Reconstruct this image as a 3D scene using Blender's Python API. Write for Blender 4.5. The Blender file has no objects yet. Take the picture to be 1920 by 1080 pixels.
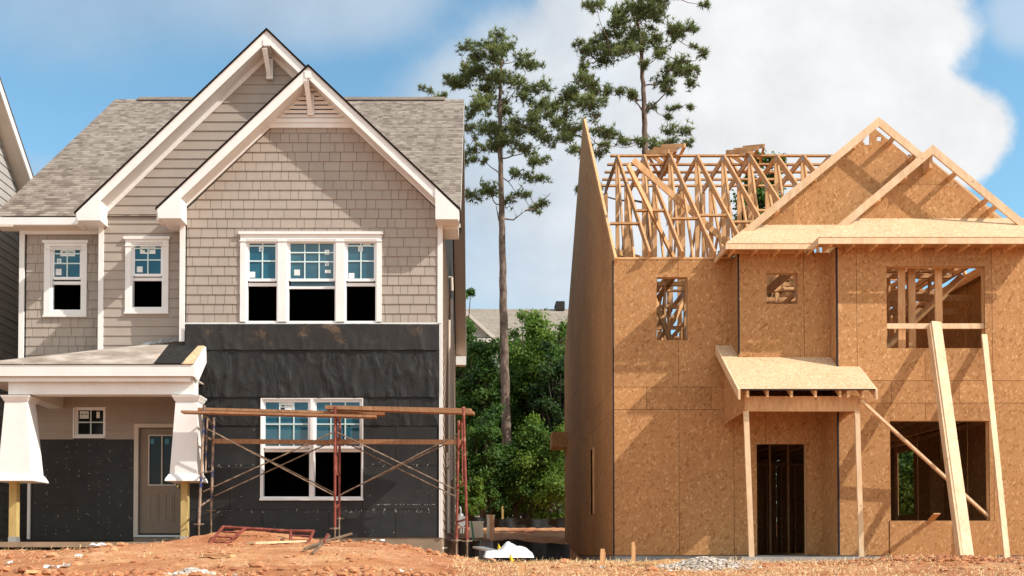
import bpy, math, random
from mathutils import Vector, Matrix, noise
R = random.Random(7)
sc = bpy.context.scene
# ---------------------------------------------------------------- camera, sky, sun, exposure
F = 2000.0; PX0 = 891.0; HOR = 1041.0; CZ = 1.6
TILT = math.radians(1.4)
cy0 = HOR - F*math.tan(TILT)
cam_d = bpy.data.cameras.new('camera'); cam = bpy.data.objects.new('camera', cam_d)
sc.collection.objects.link(cam); sc.camera = cam
cam.location = (0, 0, CZ); cam.rotation_euler = (math.pi/2+TILT, 0, 0)
cam_d.sensor_width = 36; cam_d.lens = 36*F/1920
cam_d.shift_x = (960-PX0)/1920; cam_d.shift_y = (cy0-540)/1920
cam_d.clip_start = 0.1; cam_d.clip_end = 3000
SUN = Vector((1.0, -0.41, 0.90)).normalized()
world = bpy.data.worlds.new("World"); sc.world = world; world.use_nodes = True
nt = world.node_tree; nt.nodes.clear()
def wn(t, **k):
    n = nt.nodes.new(t)
    for a, b in k.items(): setattr(n, a, b)
    return n
def wl(a, b): nt.links.new(a, b)
def wmath(op, a, b=None, c=None):
    n = wn('ShaderNodeMath', operation=op)
    for i, v in enumerate((a, b, c)):
        if v is None: continue
        if isinstance(v, (int, float)): n.inputs[i].default_value = v
        else: wl(v, n.inputs[i])
    return n.outputs[0]
sky = wn('ShaderNodeTexSky', sky_type='NISHITA'); sky.sun_disc = False
sky.sun_elevation = math.asin(SUN.z); sky.sun_rotation = math.atan2(SUN.x, SUN.y)
sky.air_density = 1.0; sky.dust_density = 0.6; sky.ozone_density = 2.0
tc = wn('ShaderNodeTexCoord'); sep = wn('ShaderNodeSeparateXYZ'); wl(tc.outputs['Generated'], sep.inputs[0])
yy = wmath('MAXIMUM', wmath('ABSOLUTE', sep.outputs['Y']), 0.12)
U = wmath('DIVIDE', sep.outputs['X'], yy); V_ = wmath('DIVIDE', sep.outputs['Z'], yy)
comb = wn('ShaderNodeCombineXYZ'); wl(U, comb.inputs[0]); wl(V_, comb.inputs[1])
def wnoise(scale, detail, rough, off):
    m = wn('ShaderNodeMapping'); m.inputs['Location'].default_value = off; wl(comb.outputs[0], m.inputs[0])
    n = wn('ShaderNodeTexNoise'); n.inputs['Scale'].default_value = scale; n.inputs['Detail'].default_value = detail
    n.inputs['Roughness'].default_value = rough; wl(m.outputs[0], n.inputs[0]); return n.outputs[0]
n_big = wnoise(4.5, 6, .55, (3.1, 1.7, 0)); n_mid = wnoise(16, 6, .6, (0.4, 8.2, 2)); n_bil = wnoise(9, 8, .62, (5.4, 2.2, 7))
def blob(px, py, rx, ry, soft, amp):
    # elongated cloud mass centred on a direction of the sky; negative inside
    u = (px-PX0)/F; v = (HOR-py)/F
    du = wmath('DIVIDE', wmath('SUBTRACT', U, u), rx/F); dv = wmath('DIVIDE', wmath('SUBTRACT', V_, v), ry/F)
    d = wmath('SQRT', wmath('ADD', wmath('MULTIPLY', du, du), wmath('MULTIPLY', dv, dv)))
    nn = wmath('ADD', wmath('MULTIPLY', wmath('SUBTRACT', n_big, .5), amp), wmath('MULTIPLY', wmath('SUBTRACT', n_mid, .5), amp*.55))
    d = wmath('ADD', d, nn)
    mr = wn('ShaderNodeMapRange', interpolation_type='SMOOTHSTEP'); wl(d, mr.inputs[0])
    mr.inputs[1].default_value = 1+soft; mr.inputs[2].default_value = 1-soft; mr.inputs[3].default_value = 0; mr.inputs[4].default_value = 1
    return mr.outputs[0]
#CLOUDS
clouds = [(1430, 60, 400, 330, .08, .44, 1.0), (1240, 250, 440, 260, .2, .5, .97), (1650, 240, 250, 150, .08, .55, 1.0), (1040, 330, 310, 310, .28, .5, .8),
          (250, -90, 560, 170, .45, .8, .52), (620, -10, 200, 90, .5, .8, .5), (60, 330, 70, 40, .5, .8, .45), (1930, 20, 70, 60, .5, .8, .4), (960, 520, 260, 60, .5, .9, .5)]
mask = None
for (px, py, rx, ry, so, am, st) in clouds:
    b = wmath('MULTIPLY', blob(px, py, rx, ry, so, am), st)
    b = wmath('SUBTRACT', 1.0, b)
    mask = b if mask is None else wmath('MULTIPLY', mask, b)
mask = wmath('SUBTRACT', 1.0, mask)
# broken cloud field of the unseen sky behind the camera, widened to lift the shade
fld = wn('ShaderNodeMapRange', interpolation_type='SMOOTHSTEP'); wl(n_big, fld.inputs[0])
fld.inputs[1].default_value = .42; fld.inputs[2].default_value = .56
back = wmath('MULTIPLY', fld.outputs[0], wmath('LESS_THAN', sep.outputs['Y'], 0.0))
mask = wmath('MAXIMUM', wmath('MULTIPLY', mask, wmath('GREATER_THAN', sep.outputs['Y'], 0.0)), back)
# cloud tone: whiter to the right and high, greyer blue to the left and low
gr = wn('ShaderNodeMapRange'); wl(wmath('ADD', wmath('ADD', U, wmath('MULTIPLY', V_, .55)), wmath('ADD', wmath('MULTIPLY', wmath('SUBTRACT', n_big, .5), .55), wmath('MULTIPLY', wmath('SUBTRACT', n_mid, .5), .22))), gr.inputs[0])
gr.inputs[1].default_value = .02; gr.inputs[2].default_value = .52
ccol = wn('ShaderNodeMixRGB'); ccol.inputs[1].default_value = (2.0, 2.5, 3.05, 1); ccol.inputs[2].default_value = (3.75, 3.78, 3.82, 1)
wl(gr.outputs[0], ccol.inputs[0])
hs = wn('ShaderNodeHueSaturation'); hs.inputs['Saturation'].default_value = 1.0; hs.inputs['Value'].default_value = 1.0
wl(sky.outputs[0], hs.inputs['Color'])
tint = wn('ShaderNodeMixRGB', blend_type='MULTIPLY'); tint.inputs[0].default_value = 1; tint.inputs[2].default_value = (.70, .91, .84, 1)
wl(hs.outputs[0], tint.inputs[1])
bs = wn('ShaderNodeMapRange'); wl(n_bil, bs.inputs[0]); bs.inputs[1].default_value = .36; bs.inputs[2].default_value = .6; bs.inputs[3].default_value = .90; bs.inputs[4].default_value = 1.02
csh = wn('ShaderNodeMixRGB', blend_type='MULTIPLY'); csh.inputs[0].default_value = 1; wl(ccol.outputs[0], csh.inputs[1]); wl(bs.outputs[0], csh.inputs[2])
mix = wn('ShaderNodeMixRGB'); wl(mask, mix.inputs[0]); wl(tint.outputs[0], mix.inputs[1]); wl(csh.outputs[0], mix.inputs[2])
bcl = wn('ShaderNodeMixRGB'); wl(back, bcl.inputs[0]); wl(mix.outputs[0], bcl.inputs[1]); bcl.inputs[2].default_value = (5.6, 5.5, 5.3, 1)   # unseen cloud behind the camera, brightened to add fill light
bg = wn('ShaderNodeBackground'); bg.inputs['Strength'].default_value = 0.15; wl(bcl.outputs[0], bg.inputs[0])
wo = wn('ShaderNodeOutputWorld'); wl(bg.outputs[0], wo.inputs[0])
sun_d = bpy.data.lights.new('sun', 'SUN'); sun_d.energy = 3.5; sun_d.angle = math.radians(.55); sun_d.color = (1, .94, .85)
sun = bpy.data.objects.new('sun', sun_d); sc.collection.objects.link(sun)
sun.rotation_euler = (-SUN).to_track_quat('-Z', 'Y').to_euler(); sun.location = SUN*60
sc.view_settings.view_transform = 'Standard'; sc.view_settings.look = 'None'; sc.view_settings.exposure = 0.73; sc.view_settings.gamma = 1
try:
    sc.cycles.max_bounces = 6; sc.cycles.diffuse_bounces = 4; sc.cycles.glossy_bounces = 3; sc.cycles.transparent_max_bounces = 8
except Exception: pass

# ---------------------------------------------------------------- helpers
def P(px, py, D):
    """world point at depth D seen in the photograph at (px, py) (used to take measurements)"""
    u = (px-PX0)/F; v = (cy0-py)/F
    c, s = math.cos(TILT), math.sin(TILT)
    den = c - v*s
    return Vector((D*u/den, D, CZ + D*(s+v*c)/den))
def X(px, D, py=700): return P(px, py, D).x
def Z(py, D): return P(PX0, py, D).z

class MB:
    def __init__(s): s.v = []; s.f = []; s.t = []; s.uv = {}
    def poly(s, pts, tone=.5, uv=None):
        i = len(s.v); s.v += [tuple(p) for p in pts]; s.f.append(tuple(range(i, i+len(pts)))); s.t.append(tone)
        if uv: s.uv[len(s.f)-1] = uv
    def hexa(s, p, tone=.5):   # p: 8 corners, bottom 4 ccw, top 4 ccw
        i = len(s.v); s.v += [tuple(q) for q in p]
        for f in ((0,3,2,1),(4,5,6,7),(0,1,5,4),(1,2,6,5),(2,3,7,6),(3,0,4,7)):
            s.f.append(tuple(i+k for k in f)); s.t.append(tone)
    def box(s, x0, x1, y0, y1, z0, z1, tone=.5):
        if x0 > x1: x0, x1 = x1, x0
        if y0 > y1: y0, y1 = y1, y0
        if z0 > z1: z0, z1 = z1, z0
        s.hexa([(x0,y0,z0),(x1,y0,z0),(x1,y1,z0),(x0,y1,z0),(x0,y0,z1),(x1,y0,z1),(x1,y1,z1),(x0,y1,z1)], tone)
    def beam(s, a, b, w, h, up=(0,0,1), tone=None, roll=0):
        a = Vector(a); b = Vector(b); d = (b-a).normalized(); up = Vector(up)
        sx = d.cross(up)
        if sx.length < 1e-4: sx = d.cross(Vector((1,0,0)))
        sx.normalize(); uz = sx.cross(d).normalized()
        if roll: q = Matrix.Rotation(roll, 3, d); sx = q@sx; uz = q@uz
        if tone is None: tone = R.random()
        c = []
        for p in (a, b):
            for (i, j) in ((-1,-1),(1,-1),(1,1),(-1,1)): c.append(p+sx*(i*w/2)+uz*(j*h/2))
        i0 = len(s.v); s.v += [tuple(q) for q in c]
        for f in ((0,1,2,3),(7,6,5,4),(1,0,4,5),(2,1,5,6),(3,2,6,7),(0,3,7,4)):
            s.f.append(tuple(i0+k for k in f)); s.t.append(tone)
    def tube(s, pts, rad, n=8, tone=.5, cap=True):
        pts = [Vector(p) for p in pts]; k = len(pts); i0 = len(s.v)
        if not isinstance(rad, (list, tuple)): rad = [rad]*k
        for j, p in enumerate(pts):
            d = (pts[min(j+1,k-1)]-pts[max(j-1,0)]).normalized()
            a = d.cross(Vector((0,0,1)) if abs(d.z) < .9 else Vector((1,0,0))).normalized(); b = d.cross(a)
            for q in range(n):
                t = 2*math.pi*q/n; s.v.append(tuple(p+(a*math.cos(t)+b*math.sin(t))*rad[j]))
        for j in range(k-1):
            for q in range(n):
                s.f.append((i0+j*n+q, i0+j*n+(q+1)%n, i0+(j+1)*n+(q+1)%n, i0+(j+1)*n+q)); s.t.append(tone)
        if cap:
            s.f.append(tuple(i0+q for q in range(n))[::-1]); s.t.append(tone)
            s.f.append(tuple(i0+(k-1)*n+q for q in range(n))); s.t.append(tone)
    def prism(s, pts, vec, tone=.5):
        """pts: planar polygon (3D), extruded by vec"""
        pts = [Vector(p) for p in pts]; vec = Vector(vec); n = len(pts); i = len(s.v)
        s.v += [tuple(p) for p in pts]+[tuple(p+vec) for p in pts]
        s.f.append(tuple(range(i, i+n))[::-1]); s.t.append(tone)
        s.f.append(tuple(range(i+n, i+2*n))); s.t.append(tone)
        for k in range(n):
            s.f.append((i+k, i+(k+1)%n, i+n+(k+1)%n, i+n+k)); s.t.append(tone)
    def build(s, name, mat, parent=None, smooth=False, loc=None):
        me = bpy.data.meshes.new(name)
        o = bpy.data.objects.new(name, me); sc.collection.objects.link(o)
        off = Vector((0,0,0))
        if parent is not None:
            o.parent = parent; q = parent
            while q is not None: off += q.location; q = q.parent
        elif loc is not None:
            off = Vector(loc); o.location = off
        me.from_pydata([tuple(Vector(v)-off) for v in s.v], [], s.f)
        me.materials.append(mat)
        at = me.attributes.new('tone', 'FLOAT', 'FACE'); at.data.foreach_set('value', s.t)
        if s.uv:
            ul = me.uv_layers.new(name='UVMap')
            for fi, uv in s.uv.items():
                for li, c in zip(me.polygons[fi].loop_indices, uv): ul.data[li].uv = c
        if smooth: me.polygons.foreach_set('use_smooth', [True]*len(me.polygons))
        me.update(); return o
def fixn(o):
    import bmesh
    bm = bmesh.new(); bm.from_mesh(o.data); bmesh.ops.recalc_face_normals(bm, faces=bm.faces); bm.to_mesh(o.data); bm.free(); return o
def tag(o, label=None, cat=None, group=None, kind=None):
    if label: o['label'] = label
    if cat: o['category'] = cat
    if group: o['group'] = group
    if kind: o['kind'] = kind
    return o
def empty(name, loc, label=None, cat=None, group=None, parent=None):
    o = bpy.data.objects.new(name, None); sc.collection.objects.link(o); o.location = loc; o.empty_display_size = .2
    if parent: o.parent = parent
    return tag(o, label, cat, group)
def copy_tree(o, parent=None):
    c = o.copy(); sc.collection.objects.link(c)
    if parent is not None: c.parent = parent
    for ch in list(o.children): copy_tree(ch, c)
    return c

# ---- 2D panels: rect minus holes, clipped to convex regions
def sub_rects(r, holes):
    out = [r]
    for h in holes:
        nx = []
        for (a, b, c, d) in out:
            ha, hb, hc, hd = h
            if ha >= b or hb <= a or hc >= d or hd <= c: nx.append((a,b,c,d)); continue
            if hc > c: nx.append((a,b,c,hc))
            if hd < d: nx.append((a,b,hd,d))
            lo, hi = max(c,hc), min(d,hd)
            if ha > a: nx.append((a,ha,lo,hi))
            if hb < b: nx.append((hb,b,lo,hi))
        out = nx
    return [r for r in out if r[1]-r[0] > 1e-4 and r[3]-r[2] > 1e-4]
def clip(poly, region):
    n = len(region); ar = sum(region[i][0]*region[(i+1)%n][1]-region[(i+1)%n][0]*region[i][1] for i in range(n))
    reg = region if ar > 0 else region[::-1]
    out = poly
    for i in range(n):
        (x1,y1),(x2,y2) = reg[i], reg[(i+1)%n]
        sd = lambda p: (x2-x1)*(p[1]-y1)-(y2-y1)*(p[0]-x1)
        nw = []
        for j in range(len(out)):
            p, q = out[j], out[(j+1)%len(out)]; sp, sq = sd(p), sd(q)
            if sp >= 0: nw.append(p)
            if (sp > 0 > sq) or (sp < 0 < sq):
                t = sp/(sp-sq); nw.append((p[0]+(q[0]-p[0])*t, p[1]+(q[1]-p[1])*t))
        out = nw
        if len(out) < 3: return []
    cl = []
    for p in out:
        if not cl or abs(p[0]-cl[-1][0])+abs(p[1]-cl[-1][1]) > 1e-5: cl.append(p)
    return cl if len(cl) >= 3 else []
def mfront(D): return lambda u, z, o: (u, D-o, z)       # facade facing the camera, o = how far proud
def mright(x): return lambda u, z, o: (x+o, u, z)       # wall facing +x, u = depth
def mleft(x): return lambda u, z, o: (x-o, u, z)
def panels(mb, rects, regions, holes, fmap, offn, thick=.012, tones=None):
    for ri, r in enumerate(rects):
        tone = tones[ri] if tones else R.random()
        for s in sub_rects(r, holes):
            for reg in regions:
                pl = clip([(s[0],s[2]),(s[1],s[2]),(s[1],s[3]),(s[0],s[3])], reg)
                if not pl: continue
                fr = [fmap(u, z, offn(r, u, z)) for (u, z) in pl]; bk = [fmap(u, z, offn(r, u, z)-thick) for (u, z) in pl]
                mb.poly(fr, tone)
                for k in range(len(pl)): mb.poly([fr[k], bk[k], bk[(k+1)%len(pl)], fr[(k+1)%len(pl)]], tone)
def wallslab(mb, u0, u1, z0, z1, regions, holes, fmap, thick, tone=.5):
    panels(mb, [(u0,u1,z0,z1)], regions, holes, fmap, lambda r,u,z: 0, thick, [tone])
    mb2 = MB()
    for s in sub_rects((u0,u1,z0,z1), holes):
        for reg in regions:
            pl = clip([(s[0],s[2]),(s[1],s[2]),(s[1],s[3]),(s[0],s[3])], reg)
            if pl: mb.poly([fmap(u, z, -thick) for (u, z) in pl], tone)
def lap_rects(u0, u1, z0, z1, h=.177, joint=3.6):
    out = []; z = z0
    while z < z1:
        x = u0 - R.random()*joint
        while x < u1:
            e = x+joint; out.append((max(x,u0), min(e,u1)-.002, z, min(z+h, z1))); x = e
        z += h
    return [r for r in out if r[1] > r[0]]
def shingle_rects(u0, u1, z0, z1, h=.177, gap=.007):
    out = []; z = z0
    while z < z1:
        x = u0 - R.random()*.2
        while x < u1:
            w = R.choice((.17, .2, .24, .3, .14, .27)); a, b = max(x,u0), min(x+w,u1)
            if b-a > .02: out.append((a, b-gap, z, min(z+h,z1)))
            x += w
        z += h
    return out
def lapoff(r, u, z): return .006+.016*(1-min(1, (z-r[2])/.177))
def sheet_rects(u0, u1, z0, z1, zs, w=1.22, off=0, gap=.007):
    """sheathing sheets; zs: horizontal seams"""
    out = []; zz = [z0]+[z for z in zs if z0 < z < z1]+[z1]
    for i in range(len(zz)-1):
        x = u0-w+off if off else u0
        if i % 2: x -= w*.5
        while x < u1:
            a, b = max(x,u0), min(x+w,u1)
            if b-a > .03: out.append((a+gap/2, b-gap/2, zz[i]+gap/2, zz[i+1]-gap/2))
            x += w
    return out

# ---------------------------------------------------------------- materials
def newmat(name, col=(.5,.5,.5), rough=.7, metal=0, spec=.3):
    m = bpy.data.materials.new(name); m.use_nodes = True
    b = m.node_tree.nodes['Principled BSDF']
    b.inputs['Base Color'].default_value = (*col, 1); b.inputs['Roughness'].default_value = rough
    b.inputs['Metallic'].default_value = metal; b.inputs['Specular IOR Level'].default_value = spec
    return m
class G:
    def __init__(s, m): s.m = m; s.nt = m.node_tree; s.b = s.nt.nodes['Principled BSDF']
    def n(s, t, **k):
        n = s.nt.nodes.new(t)
        for a, b in k.items(): setattr(n, a, b)
        return n
    def l(s, a, b): s.nt.links.new(a, b)
    def co(s, scale=(1,1,1), rot=(0,0,0), uv=False):
        t = s.n('ShaderNodeTexCoord'); m = s.n('ShaderNodeMapping'); m.inputs['Scale'].default_value = scale; m.inputs['Rotation'].default_value = rot
        s.l(t.outputs['UV' if uv else 'Object'], m.inputs[0]); return m.outputs[0]
    def noise(s, co, scale, det=4, rough=.6, dist=0):
        n = s.n('ShaderNodeTexNoise'); n.inputs['Scale'].default_value = scale; n.inputs['Detail'].default_value = det
        n.inputs['Roughness'].default_value = rough; n.inputs['Distortion'].default_value = dist; s.l(co, n.inputs[0]); return n.outputs[0]
    def ramp(s, f, stops):
        r = s.n('ShaderNodeValToRGB'); e = r.color_ramp.elements
        while len(e) < len(stops): e.new(.5)
        for i, (p, c) in enumerate(stops):
            e[i].position = p; e[i].color = (*c, 1) if len(c) == 3 else c
        s.l(f, r.inputs[0]); return r.outputs[0]
    def mix(s, f, a, b, mode='MIX'):
        m = s.n('ShaderNodeMixRGB', blend_type=mode)
        for i, v in enumerate((f, a, b)):
            if isinstance(v, (int, float)): m.inputs[i].default_value = v
            elif isinstance(v, tuple): m.inputs[i].default_value = (*v, 1)
            else: s.l(v, m.inputs[i])
        return m.outputs[0]
    def bump(s, h, st=.3, dist=.01):
        b = s.n('ShaderNodeBump'); b.inputs['Strength'].default_value = st; b.inputs['Distance'].default_value = dist
        s.l(h, b.inputs['Height']); s.l(b.outputs[0], s.b.inputs['Normal'])
    def tone(s):
        a = s.n('ShaderNodeAttribute', attribute_name='tone'); return a.outputs['Fac']
    def col(s, c): s.l(c, s.b.inputs['Base Color'])
def grey(v): return (v, v, v)
def paint(name, col, var=.06, rough=.55, dirt=.1, tonev=0):
    m = newmat(name, col, rough); g = G(m)
    n = g.noise(g.co(), 3, 5); f = g.ramp(n, [(.3, grey(1-dirt)), (.7, grey(1+var))])
    c = g.mix(1, col, f, 'MULTIPLY')
    if tonev: c = g.mix(1, c, g.ramp(g.tone(), [(0, grey(1-tonev)), (1, grey(1+tonev))]), 'MULTIPLY')
    g.col(c); n2 = g.noise(g.co(), 90, 3); g.bump(n2, .12, .003); return m
M = {}
M['trim'] = paint('white_trim_paint', (.77, .757, .73), .03, .45, .07)
M['trim_dull'] = paint('old_trim_paint', (.62, .55, .47), .03, .5, .1)
M['siding'] = paint('taupe_fibre_cement', (.355, .30, .255), .05, .65, .07, .035)
M['side_siding'] = paint('tan_fibre_cement', (.37, .30, .24), .05, .65, .07, .03)
M['grey_siding'] = paint('grey_fibre_cement', (.40, .375, .35), .05, .65, .07, .03)
M['soffit'] = paint('beige_soffit', (.62, .52, .43), .03, .6, .05)
M['vinyl'] = paint('white_window_vinyl', (.82, .82, .82), .02, .35, .04)
M['door'] = paint('brown_door_paint', (.25, .19, .14), .04, .5, .06)
M['interior'] = newmat('dark_interior', (.035, .03, .028), .9)
M['dark_backing'] = newmat('dark_backing', (.03, .027, .024), .9)
M['paper'] = paint('sticker_paper', (.75, .78, .76), .1, .7, .2)
M['blue_mark'] = newmat('sticker_blue', (.03, .25, .5), .5)
M['muntin'] = newmat('muntin_white', (.60, .74, .74), .4)
# glass with its blue-green protective film
m = newmat('window_glass', (.018, .09, .135), .04, 0, .6); g = G(m); n = g.noise(g.co(), 1.7, 3)
g.col(g.ramp(n, [(.3, (.012,.075,.125)), (.7, (.035,.135,.175))])); M['glass'] = m
m = newmat('clear_dark_glass', (.012, .014, .014), .12, 0, .25); M['darkglass'] = m
# roof shingles
def shingle_mat(name, c1, c2, c3):
    m = newmat(name, c1, .92, 0, .15); g = G(m); uv = g.co(uv=True)
    def br(w, h, offc, fq):
        b = g.n('ShaderNodeTexBrick'); b.inputs['Scale'].default_value = 1; b.inputs['Brick Width'].default_value = w; b.inputs['Row Height'].default_value = h
        b.inputs['Mortar Size'].default_value = 0; b.offset = offc; b.offset_frequency = fq; b.squash_frequency = 3; b.squash = .7
        b.inputs['Color1'].default_value = (0,0,0,1); b.inputs['Color2'].default_value = (1,1,1,1); g.l(uv, b.inputs[0]); return b
    b1 = br(.22, .125, .37, 2); b2 = br(.13, .125, .61, 3)
    s = g.mix(.5, b1.outputs[0], b2.outputs[0])
    c = g.ramp(s, [(.15, c1), (.45, c2), (.85, c3)])
    # shadow line at each course butt, painted into the colour as a darker band
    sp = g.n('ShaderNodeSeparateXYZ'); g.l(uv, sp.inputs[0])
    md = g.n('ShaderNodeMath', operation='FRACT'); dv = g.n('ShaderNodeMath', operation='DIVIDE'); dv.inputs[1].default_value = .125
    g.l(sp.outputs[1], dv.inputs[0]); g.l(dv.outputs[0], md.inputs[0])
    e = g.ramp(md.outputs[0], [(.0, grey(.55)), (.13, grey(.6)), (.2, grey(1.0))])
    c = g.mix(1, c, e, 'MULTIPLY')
    n = g.noise(uv, 160, 2); c = g.mix(1, c, g.ramp(n, [(.3, grey(.75)), (.7, grey(1.2))]), 'MULTIPLY')
    n3 = g.noise(uv, .8, 3); c = g.mix(1, c, g.ramp(n3, [(.3, grey(.93)), (.7, grey(1.06))]), 'MULTIPLY')
    g.col(c); g.bump(n, .4, .004); return m
M['shingles'] = shingle_mat('asphalt_shingles', (.155, .12, .098), (.225, .18, .148), (.32, .268, .22))
M['far_shingles'] = shingle_mat('tan_asphalt_shingles', (.24,.20,.16), (.30,.25,.2), (.34,.29,.23))
M['ridgecap'] = paint('ridge_cap_granules', (.2, .16, .13), .15, .9, .25)
M['edge'] = newmat('dark_drip_edge', (.03,.025,.022), .8)
# oriented strand board
def osb(name, dark, mid, light, tv=.10):
    m = newmat(name, mid, .8, 0, .15); g = G(m)
    def flakes(rot, sc_, thr):
        v = g.n('ShaderNodeTexVoronoi', feature='F1'); v.inputs['Scale'].default_value = 1
        m2 = g.n('ShaderNodeMapping'); m2.inputs['Scale'].default_value = sc_; g.l(g.co((1,1,1), rot), m2.inputs[0]); co = m2.outputs[0]
        dn = g.n('ShaderNodeTexNoise'); dn.inputs['Scale'].default_value = .6; g.l(co, dn.inputs[0])
        va = g.n('ShaderNodeVectorMath', operation='ADD'); g.l(co, va.inputs[0]); g.l(dn.outputs['Color'], va.inputs[1])
        g.l(va.outputs[0], v.inputs['Vector']); sp = g.n('ShaderNodeSeparateColor'); g.l(v.outputs['Color'], sp.inputs[0])
        return sp.outputs[0], sp.outputs[1]
    a, am = flakes((.4, .55, .6), (7, 29, 29), .5); b, bm_ = flakes((.3, -1.0, -.7), (8, 31, 31), .5); c_, cm = flakes((.2, 1.55, .9), (9, 36, 36), .5)
    ca = g.ramp(a, [(0, dark), (.35, mid), (.8, mid), (1, light)])
    cb = g.ramp(b, [(0, dark), (.3, mid), (.7, mid), (1, light)])
    cc = g.ramp(c_, [(0, dark), (.12, mid), (.85, mid), (1, tuple(min(1, x*1.12) for x in light))])
    k = g.n('ShaderNodeMath', operation='GREATER_THAN'); k.inputs[1].default_value = .5; g.l(am, k.inputs[0])
    k2 = g.n('ShaderNodeMath', operation='GREATER_THAN'); k2.inputs[1].default_value = .62; g.l(cm, k2.inputs[0])
    c = g.mix(k.outputs[0], ca, cb); c = g.mix(k2.outputs[0], c, cc)
    big = g.noise(g.co(), 1.1, 3); c = g.mix(1, c, g.ramp(big, [(.3, grey(.94)), (.7, grey(1.05))]), 'MULTIPLY')
    c = g.mix(1, c, g.ramp(g.tone(), [(0, grey(1-tv)), (1, grey(1+tv))]), 'MULTIPLY')
    g.col(c); return m
M['osb'] = osb('strand_board', (.31, .14, .05), (.435, .222, .09), (.55, .32, .15))
M['osb_roof'] = osb('roof_strand_board', (.48, .28, .145), (.60, .40, .235), (.68, .51, .34), .04)
# lumber
def lumber(name, c1, c2, c3):
    m = newmat(name, c2, .7, 0, .2); g = G(m)
    n = g.noise(g.co((1,1,.25)), 14, 4, .6, .4); c = g.ramp(n, [(.25, c1), (.5, c2), (.75, c3)])
    n2 = g.noise(g.co(), 1.6, 2); c = g.mix(1, c, g.ramp(n2, [(.35, grey(.9)), (.65, grey(1.05))]), 'MULTIPLY')
    c = g.mix(1, c, g.ramp(g.tone(), [(0, (.84,.78,.72)), (1, (1.1,1.1,1.08))]), 'MULTIPLY')
    k = g.n('ShaderNodeTexVoronoi', feature='F1'); k.inputs['Scale'].default_value = 2.6; g.l(g.co(), k.inputs['Vector'])
    c = g.mix(1, c, g.ramp(k.outputs['Distance'], [(.03, grey(.55)), (.07, grey(1))]), 'MULTIPLY')
    g.col(c); return m
M['lumber'] = lumber('pine_lumber', (.52,.27,.12), (.65,.38,.185), (.74,.49,.27))
M['lumber_pale'] = lumber('pale_pine_lumber', (.62,.41,.24), (.72,.52,.33), (.77,.60,.42))
M['lumber_red'] = lumber('weathered_plank', (.24,.12,.06), (.34,.18,.095), (.43,.26,.15))
M['treated'] = lumber('treated_post', (.38,.27,.10), (.48,.36,.15), (.56,.44,.2))
M['concrete'] = paint('concrete', (.34, .33, .31), .12, .9, .25)
M['tan_concrete'] = paint('clay_stained_concrete', (.30, .22, .15), .12, .9, .25)
M['blacktape'] = newmat('black_corner_tape', (.012,.012,.02), .6)
m = newmat('black_felt', (.02,.019,.018), .62, 0, .35); g = G(m); n = g.noise(g.co(), 2.5, 5); g.col(g.ramp(n, [(.3,(.010,.0095,.009)),(.7,(.021,.019,.018))])); g.bump(g.noise(g.co((1,1,.45), (0,.25,0)), 3.2, 4, .5, 1.2), .8, .06); M['felt'] = m
m = newmat('stained_black_felt', (.02,.019,.018), .6, 0, .35); g = G(m); n = g.noise(g.co((1,1,1.4)), 2.1, 6, .65)
g.col(g.ramp(n, [(.3,(.016,.015,.014)),(.56,(.025,.022,.02)),(.61,(.06,.04,.026)),(.7,(.14,.09,.055))])); g.bump(g.noise(g.co((1,1,.35)), 5, 5), .5, .03); M['felt_stain'] = m
m = newmat('black_sheathing_board', (.014,.014,.014), .55, 0, .4); g = G(m); n = g.noise(g.co(), 3.5, 6, .65); g.col(g.ramp(n, [(.3,(.010,.010,.0105)),(.7,(.023,.0225,.0225))])); M['blackboard'] = m
M['nail'] = newmat('nail_cap', (.45,.45,.4), .5)
m = newmat('rusty_red_pipe', (.3,.06,.04), .5, .2); g = G(m); n = g.noise(g.co(), 9, 5, .7)
g.col(g.ramp(n, [(.3,(.06,.03,.022)),(.45,(.20,.05,.035)),(.6,(.30,.075,.05)),(.72,(.42,.30,.22))])); M['redpipe'] = m
m = newmat('rusty_grey_pipe', (.2,.15,.11), .5, .3); g = G(m); n = g.noise(g.co(), 9, 5, .7)
g.col(g.ramp(n, [(.3,(.08,.05,.035)),(.5,(.22,.15,.10)),(.7,(.38,.30,.23))])); M['greypipe'] = m
m = newmat('chipped_blue_pipe', (.03,.06,.22), .5, .2); g = G(m); n = g.noise(g.co(), 7, 5, .7)
g.col(g.ramp(n, [(.34,(.02,.05,.20)),(.42,(.12,.09,.08)),(.56,(.40,.28,.20))])); M['bluepipe'] = m
M['galv'] = newmat('galvanised_steel', (.45,.46,.46), .4, .7)
M['plastic_white'] = newmat('white_plastic_film', (.8,.8,.8), .35)
M['plastic_box'] = paint('cream_plastic_box', (.62,.53,.42), .05, .5, .08)
M['yellow'] = newmat('yellow_flag', (.75,.48,.01), .5)
M['red'] = newmat('red_plastic', (.5,.01,.03), .5)
M['green_post'] = newmat('green_steel', (.04,.12,.08), .5)
M['silt'] = paint('black_silt_fabric', (.018,.018,.018), .3, .7, .3)
M['brass'] = newmat('brass', (.5,.35,.12), .3, .9)
def bark(name, a, b, c):
    m = newmat(name, b, .95, 0, .1); g = G(m); n = g.noise(g.co((1,1,.35)), 9, 5, .7); g.col(g.ramp(n, [(.3,a),(.5,b),(.7,c)])); g.bump(n, .9, .04); return m
M['pinebark'] = bark('pine_bark', (.06,.042,.035), (.16,.115,.09), (.28,.21,.17))
M['bark'] = bark('grey_bark', (.04,.032,.025), (.09,.07,.055), (.15,.12,.09))
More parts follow.
